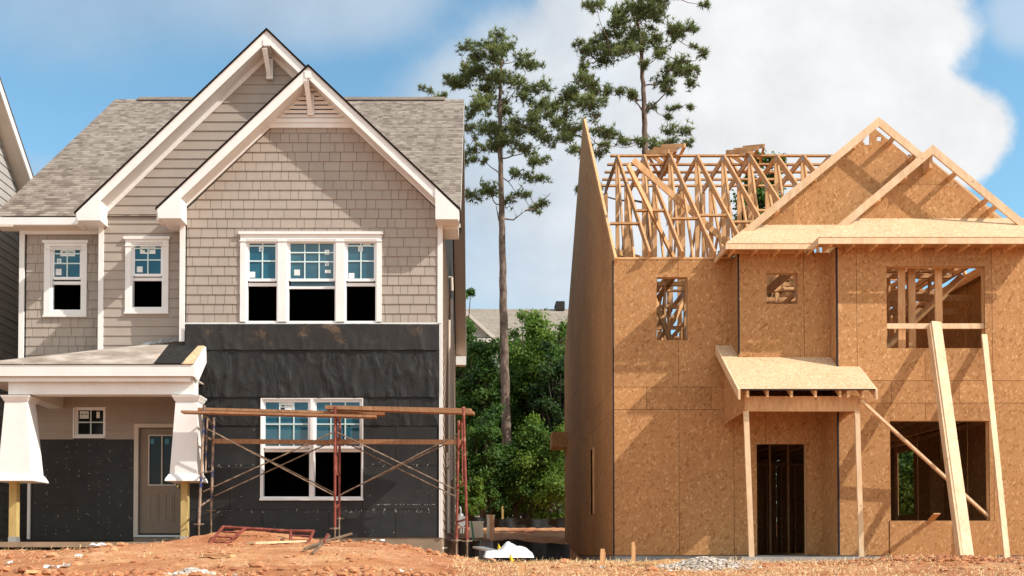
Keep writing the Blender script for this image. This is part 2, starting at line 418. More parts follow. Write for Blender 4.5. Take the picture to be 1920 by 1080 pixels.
def leafmat(name, a, b, c, trans=.35):
    m = newmat(name, b, .6, 0, .25); g = G(m); col = g.ramp(g.tone(), [(0,a),(.5,b),(1,c)]); g.col(col)
    t = g.n('ShaderNodeBsdfTranslucent'); mx = g.n('ShaderNodeMixShader'); mx.inputs[0].default_value = trans
    g.l(g.mix(1, col, (1.3,1.35,.7), 'MULTIPLY'), t.inputs[0]); g.l(g.b.outputs[0], mx.inputs[1]); g.l(t.outputs[0], mx.inputs[2])
    g.l(mx.outputs[0], g.nt.nodes['Material Output'].inputs[0]); return m
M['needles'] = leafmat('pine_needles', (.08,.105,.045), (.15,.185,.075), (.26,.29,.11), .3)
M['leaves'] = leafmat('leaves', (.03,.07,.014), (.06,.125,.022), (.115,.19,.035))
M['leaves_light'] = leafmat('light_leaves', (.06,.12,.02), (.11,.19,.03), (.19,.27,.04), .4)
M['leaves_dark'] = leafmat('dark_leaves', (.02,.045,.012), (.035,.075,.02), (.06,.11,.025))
# soil
m = newmat('red_clay', (.45,.19,.08), .95, 0, .1); g = G(m)
n = g.noise(g.co(), 1.1, 8, .68); n2 = g.noise(g.co(), 12, 6, .7); n3 = g.noise(g.co((1,.4,1)), .5, 3)
c = g.ramp(n, [(.3,(.40,.15,.065)),(.47,(.54,.25,.12)),(.6,(.62,.33,.175)),(.75,(.66,.43,.26))])
c = g.mix(1, c, g.ramp(n2, [(.3, grey(.78)), (.7, grey(1.12))]), 'MULTIPLY'); c = g.mix(1, c, g.ramp(n3, [(.35,(.85,.74,.72)),(.65,(1.05,1.05,1.0))]), 'MULTIPLY')
g.col(c); g.bump(g.noise(g.co(), 22, 7, .7), .9, .04); M['clay'] = m
m = newmat('straw', (.6,.42,.22), .8); g = G(m); g.col(g.ramp(g.tone(), [(0,(.34,.19,.08)),(.5,(.60,.40,.18)),(1,(.78,.6,.36))])); M['straw'] = m
m = newmat('rubble', (.5,.45,.4), .95); g = G(m); g.col(g.ramp(g.tone(), [(0,(.34,.25,.18)),(.6,(.52,.44,.37)),(1,(.62,.57,.52))])); M['rubble'] = m
m = newmat('clods', (.4,.17,.08), .95); g = G(m); g.col(g.ramp(g.tone(), [(0,(.30,.11,.05)),(.6,(.50,.22,.10)),(1,(.60,.34,.19))])); M['clods'] = m
# ---------------------------------------------------------------- ground
def lerp(a, b, t): return a+(b-a)*max(0, min(1, t))
def sst(a, b, x):
    t = max(0, min(1, (x-a)/(b-a))); return t*t*(3-2*t)
def bumpf(x, y, cx, cy, rx, ry, h):
    d = ((x-cx)/rx)**2+((y-cy)/ry)**2
    return h*math.exp(-d)
def ground_h(x, y):
    # heights relative to eye level
    left = -.235 + .0*x
    lh = lerp(-1.5, -.27, sst(0, 9, y)) if y < 9 else lerp(-.27, .095+.09*sst(-6.2, -5.2, x), sst(9, 17.6, y))
    rh = lerp(-1.5, -.29, sst(0, 9, y)) if y < 9 else lerp(-.29, -.135, sst(9, 17.5, y))
    t = sst(-1.8, .4, x)
    h = lh*(1-t)+rh*t
    h += bumpf(x, y, -4.1, 18.5, 1.15, .75, .22)+bumpf(x, y, -3.0, 18.3, 1.4, .7, .04)-bumpf(x, y, -8.0, 18.6, 2.6, 1.6, .085)
    h += bumpf(x, y, 2.9, 15.8, 1.4, 1.0, .02)+bumpf(x, y, 6.9, 16.2, 1.1, .9, .115)+bumpf(x, y, 9.2, 16.2, .9, 1.0, .14)
    h += bumpf(x, y, 3.5, 14.6, .7, .7, .06)
    h += bumpf(x, y, -4.5, 10.5, .5, .35, .07)+bumpf(x, y, -1.1, 11.2, .6, .4, .03)
    # back of the lots rises towards the wood
    h += sst(24, 36, y)*(.98-h*.5)+sst(36, 46, y)*.5
    if y > 19.0: h = min(h, lerp(h, .0, sst(24,20,y))) if x < 2 else h
    return h
def G_(x, y): return CZ+ground_h(x, y)
def gnoise(x, y):
    p = Vector((x, y, 0))
    return .020*noise.noise(p*1.7)+.022*noise.noise(p*4.1)+.018*noise.noise(p*9.3)+.012*noise.noise(p*21)
def axis(segs):
    out = []
    for a, b, s in segs:
        n = max(1, round((b-a)/s)); out += [a+(b-a)*i/n for i in range(n)]
    return out+[segs[-1][1]]
xs = axis([(-600,-60,90),(-60,-14,6),(-14,-10.5,.5),(-10.5,11.5,.055),(11.5,16,.5),(16,60,6),(60,600,90)])
ys = axis([(-60,0,12),(0,8,1.0),(8,20.2,.06),(20.2,24,.25),(24,48,.6),(48,120,9),(120,1200,180)])
mb = MB()
for y in ys:
    for x in xs:
        z = G_(x, y); k = 1 if 7.5 < y < 46 else .5
        fade = sst(19.6, 16.5, y) if y < 24 else 1.0
        house = (y > 19.4 and y < 31 and (x < -.7 or x > 2.6))
        z += 0 if house else gnoise(x, y)*k
        if house: z = CZ-.2
        mb.v.append((x, y, z))
nx = len(xs)
for j in range(len(ys)-1):
    for i in range(nx-1):
        a = j*nx+i; mb.f.append((a, a+1, a+nx+1, a+nx)); mb.t.append(.5)
ground = mb.build('ground', M['clay'], smooth=True); tag(ground, 'bare red clay ground of the building lots', 'ground', kind='structure')
def GZ(x, y): return G_(x, y)+gnoise(x, y)

# ---------------------------------------------------------------- finished (sided) house
DW, DM, DF, DP = 20.33, 20.0, 19.6, 20.75      # wing, middle, front gable, porch back wall
LH = empty('sided_house', (X(560, DF), DF, CZ), 'taupe shingle sided two storey house with white gables and black felt below', 'house')
xl_w = X(41, DW, 560); xm = X(190, DM, 540); xf = X(341, DF, 540); xr = X(827, DF, 720)
z_e = Z(412, 19.95)
XR_ROOF, XL_ROOF = -.28, -9.10
RZ, RD, ED = 11.45-1.6+CZ, 26.7, 19.95
RZ = Z(186, RD)
slope = (RZ-Z(405, ED))/(RD-ED); zE = Z(405, ED); BD = 2*RD-ED
fl = G_(-4, 19)   # base level of the walls
Zb = Z(1008, DF)
def win_hole(px0, px1, py0, py1, D, pc=None):
    return (X(px0, D, (py0+py1)/2), X(px1, D, (py0+py1)/2), Z(py1, D), Z(py0, D))
def make_window(parent, D, outer, units, top, mun, casing='trim', sill=True, lower=True, header=True, rail_variant=None, stickers=(), dark=False, lab=None):
    """outer=(px0,px1,py0,py1) of the casing, units=[(gx0,gx1)], top=(y0,y1) upper glass, lower: (y0,y1) opening of the raised sash"""
    ox0, ox1, oz0, oz1 = win_hole(*outer, D)
    pym = (outer[2]+outer[3])/2
    w = empty('window', ((ox0+ox1)/2, D, oz0), parent=None); w.parent = parent
    w.location = Vector(((ox0+ox1)/2, D, oz0))-parent.location
    if lab: w['label'] = lab
    holes = []; us = []
    gz_t, gz_b = Z(top[0], D), Z(top[1], D)
    lo_t, lo_b = (Z(lower[0], D), Z(lower[1], D)) if lower else (gz_b, gz_b)
    m = .03
    for (a, b) in units:
        xa, xb = X(a, D, pym), X(b, D, pym); us.append((xa, xb)); holes.append((xa-.055, xb+.055, lo_b-.05, gz_t+.055))
    mb = MB()
    cas = sub_rects((ox0, ox1, oz0, oz1), holes)
    for r in cas: mb.box(r[0], r[1], D-.045, D+.02, r[2], r[3])
    if header:
        mb.box(ox0-.03, ox1+.03, D-.075, D+.02, oz1, oz1+.05); mb.box(ox0-.012, ox1+.012, D-.058, D-.03, oz1-.13, oz1-.115)
    if sill: mb.box(ox0-.01, ox1+.01, D-.07, D+.02, oz0-.035, oz0)
    mb.build('casing', M[casing], w)
    fr = MB(); sa = MB(); mu = MB()
    for i, (xa, xb) in enumerate(us):
        h = holes[i]
        for (a, b, c, d) in ((h[0], xa-.03, h[2], h[3]), (xb+.03, h[1], h[2], h[3]), (xa-.03, xb+.03, gz_t+.03, h[3]), (xa-.03, xb+.03, h[2], lo_b-.02)):
            fr.box(a, b, D-.015, D+.10, c, d)
        # upper sash
        for (a, b, c, d) in ((xa-.03, xa, gz_b-.04, gz_t+.03), (xb, xb+.03, gz_b-.04, gz_t+.03), (xa, xb, gz_t, gz_t+.03), (xa, xb, gz_b-.05, gz_b)):
            sa.box(a, b, D+.012, D+.05, c, d)
        # bottom rail of the raised lower sash
        if lower:
            bz0 = lo_t
            if rail_variant and i in rail_variant:
                ra = rail_variant[i]; bz1 = Z(ra, D)
            else: bz1 = min(gz_b-.055, lo_t+.06)
            sa.box(xa-.03, xb+.03, D+.055, D+.095, bz0, bz1)
        cols, rows = mun[i]
        for k in range(1, cols):
            x = xa+(xb-xa)*k/cols; mu.box(x-.011, x+.011, D+.018, D+.03, gz_b, gz_t)
        for k in rows:
            z = gz_t+(gz_b-gz_t)*k; mu.box(xa, xb, D+.0155, D+.0325, z-.011, z+.011)
        gl = MB(); gl.box(xa-.004, xb+.004, D+.034, D+.040, gz_b-.004, gz_t+.004); gl.build('pane', M['darkglass' if dark else 'glass'], w)
        if rail_variant and i in rail_variant:
            g2 = MB(); g2.box(xa, xb, D+.072, D+.078, bz1, gz_b-.05); g2.build('pane', M['glass'], w)
    fr.build('frame', M['vinyl'], w); sa.build('sash', M['vinyl'], w); mu.build('muntin', M['muntin'], w)
    for (kind, sx, sy, sw, sh) in stickers:
        c = P(sx, sy, D+.0335); hw, hh = sw*D/F/2, sh*D/F/2
        s = MB(); s.prism([(c.x-hw, D+.0325, c.z-hh), (c.x+hw, D+.0325, c.z-hh), (c.x+hw, D+.0325, c.z+hh), (c.x-hw*.97, D+.0325, c.z+hh)], (0, -.0015, 0))
        s.build('sticker', M['blue_mark' if kind == 'b' else 'paper'], w)
        if kind == 't':   # lettering and a mark on the label
            s = MB()
            for q in range(5): s.box(c.x-hw*.1+q*hw*.19, c.x-hw*.1+q*hw*.19+hw*.12, D+.0295, D+.0305, c.z+hh*.05, c.z+hh*(.35 if q % 2 else .25))
            s.box(c.x-hw*.7, c.x-hw*.25, D+.0295, D+.0305, c.z, c.z+hh*.35); s.build('label_print', M['green_post'], w)
        if kind == 'w':   # torn white tab round a blue disc
            s = MB(); s.tube([(c.x, D+.031, c.z-hh*.1), (c.x, D+.027, c.z-hh*.1)], hw*.42, 8); s.build('lock_tab', M['blue_mark'], w)
    return w, (ox0, ox1, oz0-.02, oz1), holes

W1, o1, h1 = make_window(LH, DW, (84,164,457,592), [(101,149)], (468,519), [(2,(.14,.5,))], lower=(532,579), stickers=[('t',127,474,28,13),('w',111,489,8,8),('p',110,510,11,12)], lab='left upper window above the porch')
W2, o2, h2 = make_window(LH, DM, (236,317,450,586), [(252,301)], (461,513), [(2,(.08,.5,))], lower=(525,574), stickers=[('t',277,469,29,14),('w',276,469,8,8),('p',262,505,11,11)], lab='upper window beside the front gable')
W3, o3, h3 = make_window(LH, DF, (451,716,441,604), [(467,516),(544,625),(652,701)], (456,522), [(2,(.07,.5)),(3,(.26,.52)),(2,(.07,.5))], lower=(535,600), rail_variant={1:540}, sill=False,
    stickers=[('w',490,467,9,9),('p',473,515,11,11),('p',557,511,11,11),('w',613,473,9,9),('p',615,509,11,6),('w',613,495,7,7),('w',676,467,9,9),('p',688,460,14,5),('p',659,517,11,10)], lab='triple upper window in the shingled gable')
W4, o4, h4 = make_window(LH, DF, (489,681,747,935), [(497,577),(593,674)], (754,836), [(3,(.22,.5,)),(3,(.22,.5,))], lower=(847,929), header=False,
    stickers=[('t',537,762,26,15),('w',530,768,8,7),('p',506,829,12,8),('w',625,767,9,8),('p',656,766,6,10)], lab='double ground floor window in the black felt')
W5, o5, h5 = make_window(LH, DP, (138,198,765,822), [(146,193)], (769,814), [(2,(.5,))], lower=None, header=False, sill=False, dark=True,
    stickers=[('t',158,778,17,14),('p',184,778,6,12)], lab='small fixed window under the porch')
def inter(): pass
# ---- wall bodies (inside face) with real openings
wall = MB()
ye = Z(440, DW)
def gz(d): return zE+slope*(d-ED)-.12 if d < RD else zE+slope*(BD-d)-.12
BIG = dict(px=X(500, 19.6, 60), pz=Z(54, 19.6)); BIG['s'] = (BIG['pz']-Z(397, 19.6))/(BIG['px']-X(141.5, 19.6, 397))
SML = dict(px=X(578, 19.2, 123), pz=Z(122, 19.2)); SML['s'] = (SML['pz']-Z(390, 19.2))/(SML['px']-X(293, 19.2, 390))
regW = [(xl_w, Zb), (xm+.02, Zb), (xm+.02, zE+.02), (xl_w, zE+.02)]
kb = .29
regM = [(xm, Z(650, DM)-1.2), (xr-.1, Z(650, DM)-1.2), (xr-.1, BIG['pz']-BIG['s']*(xr-.1-BIG['px'])-kb), (BIG['px'], BIG['pz']-kb), (xm, BIG['pz']-BIG['s']*(BIG['px']-xm)-kb)]
regF = [(xf, Zb), (xr, Zb), (xr, SML['pz']-SML['s']*(xr-SML['px'])-.24), (SML['px'], SML['pz']-.24), (xf, SML['pz']-SML['s']*(SML['px']-xf)-.24)]
door_hole = (X(254, DP, 900), X(352, DP, 900), Z(1003, DP), Z(797, DP))
wallslab(wall, xl_w-.0, xm+.02, Z(735, DW), zE+.02, [regW], h1, mfront(DW), .14)
regMs = [regM]; cutM = [(xf+.3, xr+1, 0, zE-.05)]
wallslab(wall, xm, xr-.1, Z(735, DM), 12+CZ, [regM], h2+cutM, mfront(DM), .14)
wallslab(wall, xf, xr, Zb-.1, 12+CZ, [regF], h3+h4, mfront(DF), .14)
wp0 = X(57, DP, 900)
wallslab(wall, wp0, xf+.1, Zb-.05, Z(735, DP)+.02, [[(wp0,0),(xf+.1,0),(xf+.1,20),(wp0,20)]], h5+[door_hole], mfront(DP), .14)
# return walls between the stepped planes, and the side and rear walls
wall.box(xf, xf+.14, DF+.14, DP, Zb-.1, Z(415, DF))
wall.box(xm, xm+.12, DM+.14, DW+.2, Z(735, DM), zE)
wall.box(wp0, xl_w+.6, DP+.14, DP+.2, Z(750,DP), Z(740,DP))
wall.prism([(xr-.14, DF+.14, Zb-.1), (xr-.14, BD-.4, Zb-.1), (xr-.14, BD-.4, gz(BD-.4)), (xr-.14, RD, gz(RD)), (xr-.14, DF+.5, gz(DF+.5)-.0), (xr-.14, DF+.14, gz(DF+.5)-.25)], (.139, 0, 0))
wall.prism([(wp0, DP+.15, Zb-.1), (wp0, BD-.4, Zb-.1), (wp0, BD-.4, gz(BD-.4)), (wp0, RD, gz(RD)), (wp0, DP+.15, gz(DP+.15))], (.139, 0, 0))
wall.box(wp0, xr, BD-.55, BD-.42, Zb-.1, zE-.2)
fixn(wall.build('wall', M['dark_backing'], LH))
ins = MB()   # interior: second floor deck, ceilings, partitions
zdeck = Z(725, DF)
ins.box(xl_w+.15, xr-.15, DP+.2, BD-.7, zdeck, zdeck+.25); ins.box(xl_w+.15, xr-.15, DF+.16, DP+.2, zdeck, zdeck+.25) if False else None
ins.box(xf+.15, xr-.15, DF+.16, DP+.19, zdeck, zdeck+.25)
ins.box(xl_w+.15, xr-.15, DP+4.2, DP+4.35, Zb, zE); ins.box(xf-.1, xf+.02, DP+.25, DP+4, zdeck+.26, zE); ins.box(xl_w+.15, xr-.15, DP+.2, BD-.7, zE-.05, zE-.0); ins.box(xf+.15, xr-.15, DF+.16, DP+.19, zE-.05, zE)
fixn(ins.build('interior_partition', M['interior'], LH))
# ---- claddings
def lap(name, u0, u1, z0, z1, regs, holes, fmap, mat, shingle=False, joint=3.6):
    mb = MB(); rc = shingle_rects(u0, u1, z0, z1) if shingle else lap_rects(u0, u1, z0, z1, joint=joint)
    panels(mb, rc, regs, holes, fmap, lapoff, .02); return mb.build(name, M[mat], LH)
t = .0
lap('shingle_siding', xl_w+.09, xm, Z(735, DW), Z(438, DW), [regW], [o1], mfront(DW), 'siding', True)
zlo = Z(640, DM)
lap('lap_siding', xm, xr-.1, Z(735, DM), 12+CZ, [regM], [o2]+cutM, mfront(DM), 'siding')
vent_z = Z(241, DF)
regF2 = [(xf+.09, Z(606, DF)), (xr-.07, Z(606, DF)), (xr-.07, regF[2][1]), (X(662, DF, 240), vent_z), (X(509, DF, 240), vent_z), (xf+.09, regF[4][1]-.0)]
lap('shingle_siding', xf, xr, Z(606, DF), vent_z, [regF2], [o3], mfront(DF), 'siding', True)
lap('lap_siding', wp0+.05, xf+.1, Z(824, DP), Z(735, DP), [[(wp0,0),(xf+.1,0),(xf+.1,20),(wp0,20)]], [o5, (door_hole[0]-.02, door_hole[1]+.02, 0, door_hole[3]+.02)], mfront(DP), 'siding')
regS = [(DF+.02, Zb), (BD-.4, Zb), (BD-.4, gz(BD-.4)), (RD, gz(RD)), (DF+.4, gz(DF+.4)), (DF+.02, gz(DF+.4))]
lap('lap_siding', DF+.02, BD-.4, Zb, RZ, [regS], [], mright(xr), 'side_siding')
mbl = MB()
# left side wall of the house
panels(mbl, lap_rects(DW+.02, BD-.4, Zb, RZ), [[(DW+.02, Z(735,DW)-.3), (BD-.4, Zb), (BD-.4, gz(BD-.4)), (RD, gz(RD)), (DW+.02, gz(DW+.02))]], [], mleft(xl_w), lapoff, .02)
mbl.build('lap_siding', M['side_siding'], LH)
mbl = MB(); panels(mbl, lap_rects(DF+.02, DP, Z(735,DM), Z(430,DF)), [[(DF+.02,0),(DP,0),(DP,20),(DF+.02,20)]], [], mleft(xf), lapoff, .02); mbl.build('lap_siding', M['siding'], LH)
# ---- trim boards
tr = MB()
def vb(px0, px1, D, py0, py1, off=.035, th=.05):
    tr.box(X(px0, D, (py0+py1)/2), X(px1, D, (py0+py1)/2), D-off, D-off+th, Z(py1, D), Z(py0, D))
vb(36.5, 46, DW, 425, 735); vb(185, 194.5, DM, 418, 735); vb(337.5, 347.5, DF, 412, 641); vb(820.5, 829, DF, 418, 607)
tr.box(X(823.5, DF, 800), xr+.012, DF-.03, DF+.02, Zb, Z(608, DF))
tr.box(xr+.004, xr+.028, DF-.034, DF+.09, Zb, Z(425, DF)); tr.box(xf-.03, xf-.004, DF-.034, DF+.09, Z(641,DF), Z(412,DF))
tr.box(xm-.028, xm-.002, DM-.034, DM+.09, Z(735,DM), Z(420,DM)); tr.box(xl_w-.03, xl_w-.002, DW-.034, DW+.09, Z(735,DW), Z(425,DW))
tr.box(X(53.5,DP,900), X(58.5,DP,900), DP-.05, DP+.05, Z(1011,DP), Z(745,DP))
tr.box(xf+.01, X(822,DF), DF-.03, DF-.004, Z(609,DF), Z(605.5,DF))
tr.box(xl_w, xm-.03, DW-.045, DW-.008, Z(440,DW), Z(424,DW))          # frieze under the eave
# frieze boards along the gables
def rake(mb, g, xfoot, D0, D1, up0, up1, side=1, xtop=None):
    """board following a gable slope: between vertical distances up0..up1 below the roof line"""
    x0 = g['px']; s = g['s']; xe = xfoot
    zt = g['pz']; ze = g['pz']-s*abs(xe-x0)
    mb.prism([(x0, D0, zt-up0), (xe, D0, ze-up0), (xe, D0, ze-up1), (x0, D0, zt-up1)], (0, D1-D0, 0))
bxl, bxr = X(142, 19.6, 400), X(856, 19.6, 400); sxl, sxr = X(294, 19.2, 395), X(861, 19.2, 395)
for g, D, xl, xr_, wd in ((BIG, DM, xm, xr-.12, 1), (SML, DF, xf, xr, 1)):
    for xe in (xl, xr_): rake(tr, g, xe, D-.035, D-.002, .14, .345 if g is BIG else .275)
# gable vent band of the small gable
tr.box(X(505,DF,235), X(666,DF,235), DF-.045, DF-.004, Z(241,DF), Z(224,DF)); tr.box(X(512,DF,235), X(656,DF,235), DF-.07, DF-.046, Z(232,DF), Z(224.5,DF))
fixn(tr.build('trim_board', M['trim'], LH))
# rake fascias, soffits and the roof planes of both gables and the main roof
fa = MB(); so = MB(); ed = MB()
for g, D, xl, xr_, o in ((BIG, 19.6, bxl, bxr, .42), (SML, 19.2, sxl, sxr, .42)):
    for xe in (xl, xr_):
        rake(fa, g, xe, D, D+.03, .035, .245)
        rake(so, g, xe, D+.03, D+o, .215, .235)
        sg = 1 if xe > g['px'] else -1
        xx = xe+sg*.02; s = g['s']
        ed.prism([(g['px'], D-.025, g['pz']+.012), (xx, D-.025, g['pz']-s*abs(xx-g['px'])+.012), (xx, D-.025, g['pz']-s*abs(xx-g['px'])-.03), (g['px'], D-.025, g['pz']-.03)], (0, .05, 0))
fixn(fa.build('rake_board', M['trim'], LH)); fixn(so.build('soffit', M['trim'], LH)); fixn(ed.build('drip_edge', M['edge'], LH))
# boxed returns at the feet of the gables
rt = MB()
def ret(pts, D0, D1):
    q_ = MB(); q_.prism([P(a, b, D0) for a, b in pts], (0, D1-D0, 0)); fixn(q_.build('eave_return', M['trim'], LH))
ret([(143,399),(187,357),(188,413),(145,413)], 19.58, 20.4)
ret([(295,393),(338,352),(339,409),(297,409)], 19.18, 20.4)
ret([(861,395),(816,351),(816.5,411),(859,411)], 19.18, 19.62)
rt.box(X(824,19.6), X(859,19.6,420), 19.63, 20.3, Z(428,19.6), Z(411,19.6))
fixn(rt.build('return_soffit', M['trim'], LH))
# small shingle cap edges above the returns
def plane_roof(mb, pts, uvs, th=.05):
    """pts of one roof plane, thin slab with uv in metres on top"""
    n = (Vector(pts[1])-Vector(pts[0])).cross(Vector(pts[2])-Vector(pts[0])).normalized()
    if n.z < 0: pts = pts[::-1]; uvs = uvs[::-1]; n = -n
    top = [Vector(p) for p in pts]; th *= .5; bot = [p-n*th for p in top]
    mb.poly(top, .5, uvs); mb.poly(bot[::-1], .5, uvs[::-1])
    k = len(top)
    for i in range(k): mb.poly([bot[i], bot[(i+1)%k], top[(i+1)%k], top[i]], .5, [(0,0)]*4)
def uvx(p, d0): return (p[0], math.hypot(p[1]-d0, (p[1]-d0)*slope))
rf = MB()
pa = [(XL_ROOF, ED, zE), (XR_ROOF, ED, zE), (XR_ROOF, RD, RZ), (XL_ROOF, RD, RZ)]; plane_roof(rf, pa, [uvx(p, ED) for p in pa], .02)
pb = [(XL_ROOF, RD, RZ), (XR_ROOF, RD, RZ), (XR_ROOF, BD, zE), (XL_ROOF, BD, zE)]; plane_roof(rf, pb, [(p[0], 20-math.hypot(p[1]-RD, (p[1]-RD)*slope)) for p in pb], .06)
for g, D, xl, xr_ in ((BIG, 19.575, bxl-.03, bxr), (SML, 19.175, sxl-.03, sxr+.03)):
    for xe in (xl, xr_):
        ze = g['pz']-g['s']*abs(xe-g['px'])
        yb0 = ED+(g['pz']-zE)/slope; yb1 = max(ED+(ze-zE)/slope, D+.3)
        if g is SML: yb0 = yb1 = 23.5 if False else None
        if g is SML:
            yb0 = ED+(g['pz']-zE)/slope; yb1 = 20.6
        pts = [(xe, D, ze), (g['px'], D, g['pz']), (g['px'], yb0, g['pz']), (xe, yb1, ze)]
        plane_roof(rf, pts, [(p[1], math.hypot(p[0]-xe, p[2]-ze)) for p in pts], .05)
rf.build('roof', M['shingles'], LH)
for (ra, rb) in ((X(262,RD,186), X(363,RD,186)), (X(640,RD,186), X(833,RD,186))):
    q_ = MB(); q_.prism([(ra, RD-.14, RZ-.14*slope), (ra, RD, RZ), (ra, RD+.14, RZ-.14*slope), (ra, RD+.14, RZ-.14*slope+.03), (ra, RD, RZ+.03), (ra, RD-.14, RZ-.14*slope+.03)], (rb-ra, 0, 0)); fixn(q_.build('ridge_vent', M['edge'], LH))
    q_ = MB(); z0_ = .031
    q_.prism([(ra-.02, RD-.16, RZ-.16*slope+z0_), (ra-.02, RD, RZ+z0_), (ra-.02, RD+.16, RZ-.16*slope+z0_), (ra-.02, RD+.16, RZ-.16*slope+z0_+.03), (ra-.02, RD, RZ+z0_+.03), (ra-.02, RD-.16, RZ-.16*slope+z0_+.03)], (rb-ra+.04, 0, 0)); fixn(q_.build('ridge_cap', M['ridgecap'], LH))
ef = MB(); ef.box(XL_ROOF+.02, X(145,19.95,412), ED+.01, ED+.04, zE-.16, zE-.02)
ef.build('fascia', M['trim'], LH)
es = MB(); es.box(XL_ROOF+.02, xm-.03, ED+.04, DW-.002, zE-.175, zE-.155)
es.prism([(xr+.03, ED, zE-.20), (xr+.03, RD, RZ-.20), (xr+.03, BD, zE-.20), (xr+.03, BD, zE-.175), (xr+.03, RD, RZ-.175), (xr+.03, ED, zE-.175)], (XR_ROOF-xr-.05, 0, 0))
es.prism([(XL_ROOF+.02, ED, zE-.20), (XL_ROOF+.02, RD, RZ-.20), (XL_ROOF+.02, BD, zE-.20), (XL_ROOF+.02, BD, zE-.175), (XL_ROOF+.02, RD, RZ-.175), (XL_ROOF+.02, ED, zE-.175)], (xl_w-XL_ROOF-.04, 0, 0))
es.box(xr+.03, XR_ROOF-.02, BD-.45, BD-.02, zE-.46, zE-.21)
fixn(es.build('eave_soffit', M['soffit'], LH))
rr = MB()
rr.prism([(XR_ROOF-.018, ED, zE-.22), (XR_ROOF-.018, RD, RZ-.22), (XR_ROOF-.018, BD, zE-.22), (XR_ROOF-.018, BD, zE-.05), (XR_ROOF-.018, RD, RZ-.05), (XR_ROOF-.018, ED, zE-.05)], (.02, 0, 0))
rr.box(xr+.03, XR_ROOF, BD-.47, BD-.452, zE-.48, zE-.22)
fixn(rr.build('side_rake_board', M['trim'], LH))
# louvred vent in the small gable
lv = MB(); z0, z1 = Z(222,DF), Z(150,DF); k = 0; zz = z0
while zz < z1-.06:
    hw = (SML['pz']-.20-(zz+.03))/SML['s']-.03
    if hw > .05: lv.beam((SML['px']-hw, DF-.035, zz+.03), (SML['px']+hw, DF-.035, zz+.03), .05, .055, up=(0,-.5,1), tone=.5)
    zz += .082
lv.build('gable_vent', M['trim'], LH)
vb_ = MB(); vb_.prism([(SML['px']-.95, DF-.012, z0), (SML['px']+.95, DF-.012, z0), (SML['px'], DF-.012, z1+.1)], (0,.008,0)); vb_.build('vent_backing', M['dark_backing'], LH)
br = MB()
for (g, D, dw, py0, py1) in ((BIG, 19.6, DM, 84, 149), (SML, 19.2, DF, 144, 217)):
    br = MB(); x = g['px']; zt, zb_ = Z(py0, D), Z(py1, dw)
    br.beam((x-.04, D+.02, zt-.05), (x+.0, dw-.06, zb_), .085, .085, up=(1,0,0), tone=.5)
    br.box(x-.06, x+.06, D-.015, D+.32, zt-.02, zt+.10); br.box(x-.06, x+.06, dw-.11, dw-.036, zb_-.03, zb_+.35); fixn(br.build('gable_bracket', M['trim'], LH))

# ---- black felt and sheathing of the ground floor
bb = MB()
for (u0, u1, z0, z1, D, hol) in ((xf+.0, xr-.07, Zb, Z(606,DF), DF, [o4]),):
    panels(bb, sheet_rects(u0, u1, z0, z1, [Z(955,DF), Z(873,DF), Z(800,DF)], 1.22, .3, .008)[0:400], [[(u0,z0),(u1,z0),(u1,z1),(u0,z1)]], hol, mfront(D), lambda r,u,z: .012, .012)
bb.build('black_sheathing', M['blackboard'], LH)
bb = MB(); u0, u1, z0, z1 = wp0+.05, door_hole[0]-.02, Z(1013,DP), Z(823,DP)
panels(bb, [(u0,u1,z0,Z(948,DP)-.002),(u0,u1,Z(948,DP),Z(892,DP)-.002),(u0,u1,Z(892,DP),Z(877,DP)),(u0,u1,Z(877,DP)+.002,z1)], [[(u0,z0),(u1,z0),(u1,z1),(u0,z1)]], [], mfront(DP), lambda r,u,z: .012, .012)
bb.build('black_sheathing', M['blackboard'], LH)
nl = MB()
def nail(x, D, z): 
    r = R.uniform(.004, .008); nl.poly([(x+r*math.cos(a), D-.016, z+r*math.sin(a)) for a in (0,1.05,2.1,3.14,4.19,5.24)][::-1])
for i in range(210):
    x, z = R.uniform(xf+.5, xr-.12), R.choice([R.uniform(Zb+.02, Z(790,DF)), Z(873,DF)+R.uniform(-.03,.03), Z(958,DF)+R.uniform(-.03,.03)])
    if R.random() < .7: x = xf+.3+round((x-xf-.3)/.203)*.203+R.uniform(-.02,.02)
    if not (o4[0]-.03 < x < o4[1]+.03 and o4[2]-.03 < z < o4[3]+.03): nail(x, DF, z)
for i in range(120):
    x = wp0+.12+round(R.uniform(0, u1-wp0-.2)/.203)*.203+R.uniform(-.03,.03); nail(x, DP, R.uniform(Z(1005,DP), Z(830,DP)))
for i in range(45):  # pale torn specks along a seam
    x = R.uniform(X(700,DF), xr-.1); nail(x, DF, Z(946,DF)+R.uniform(-.008,.008))
fixn(nl.build('nail_caps', M['nail'], LH))['kind'] = 'stuff'
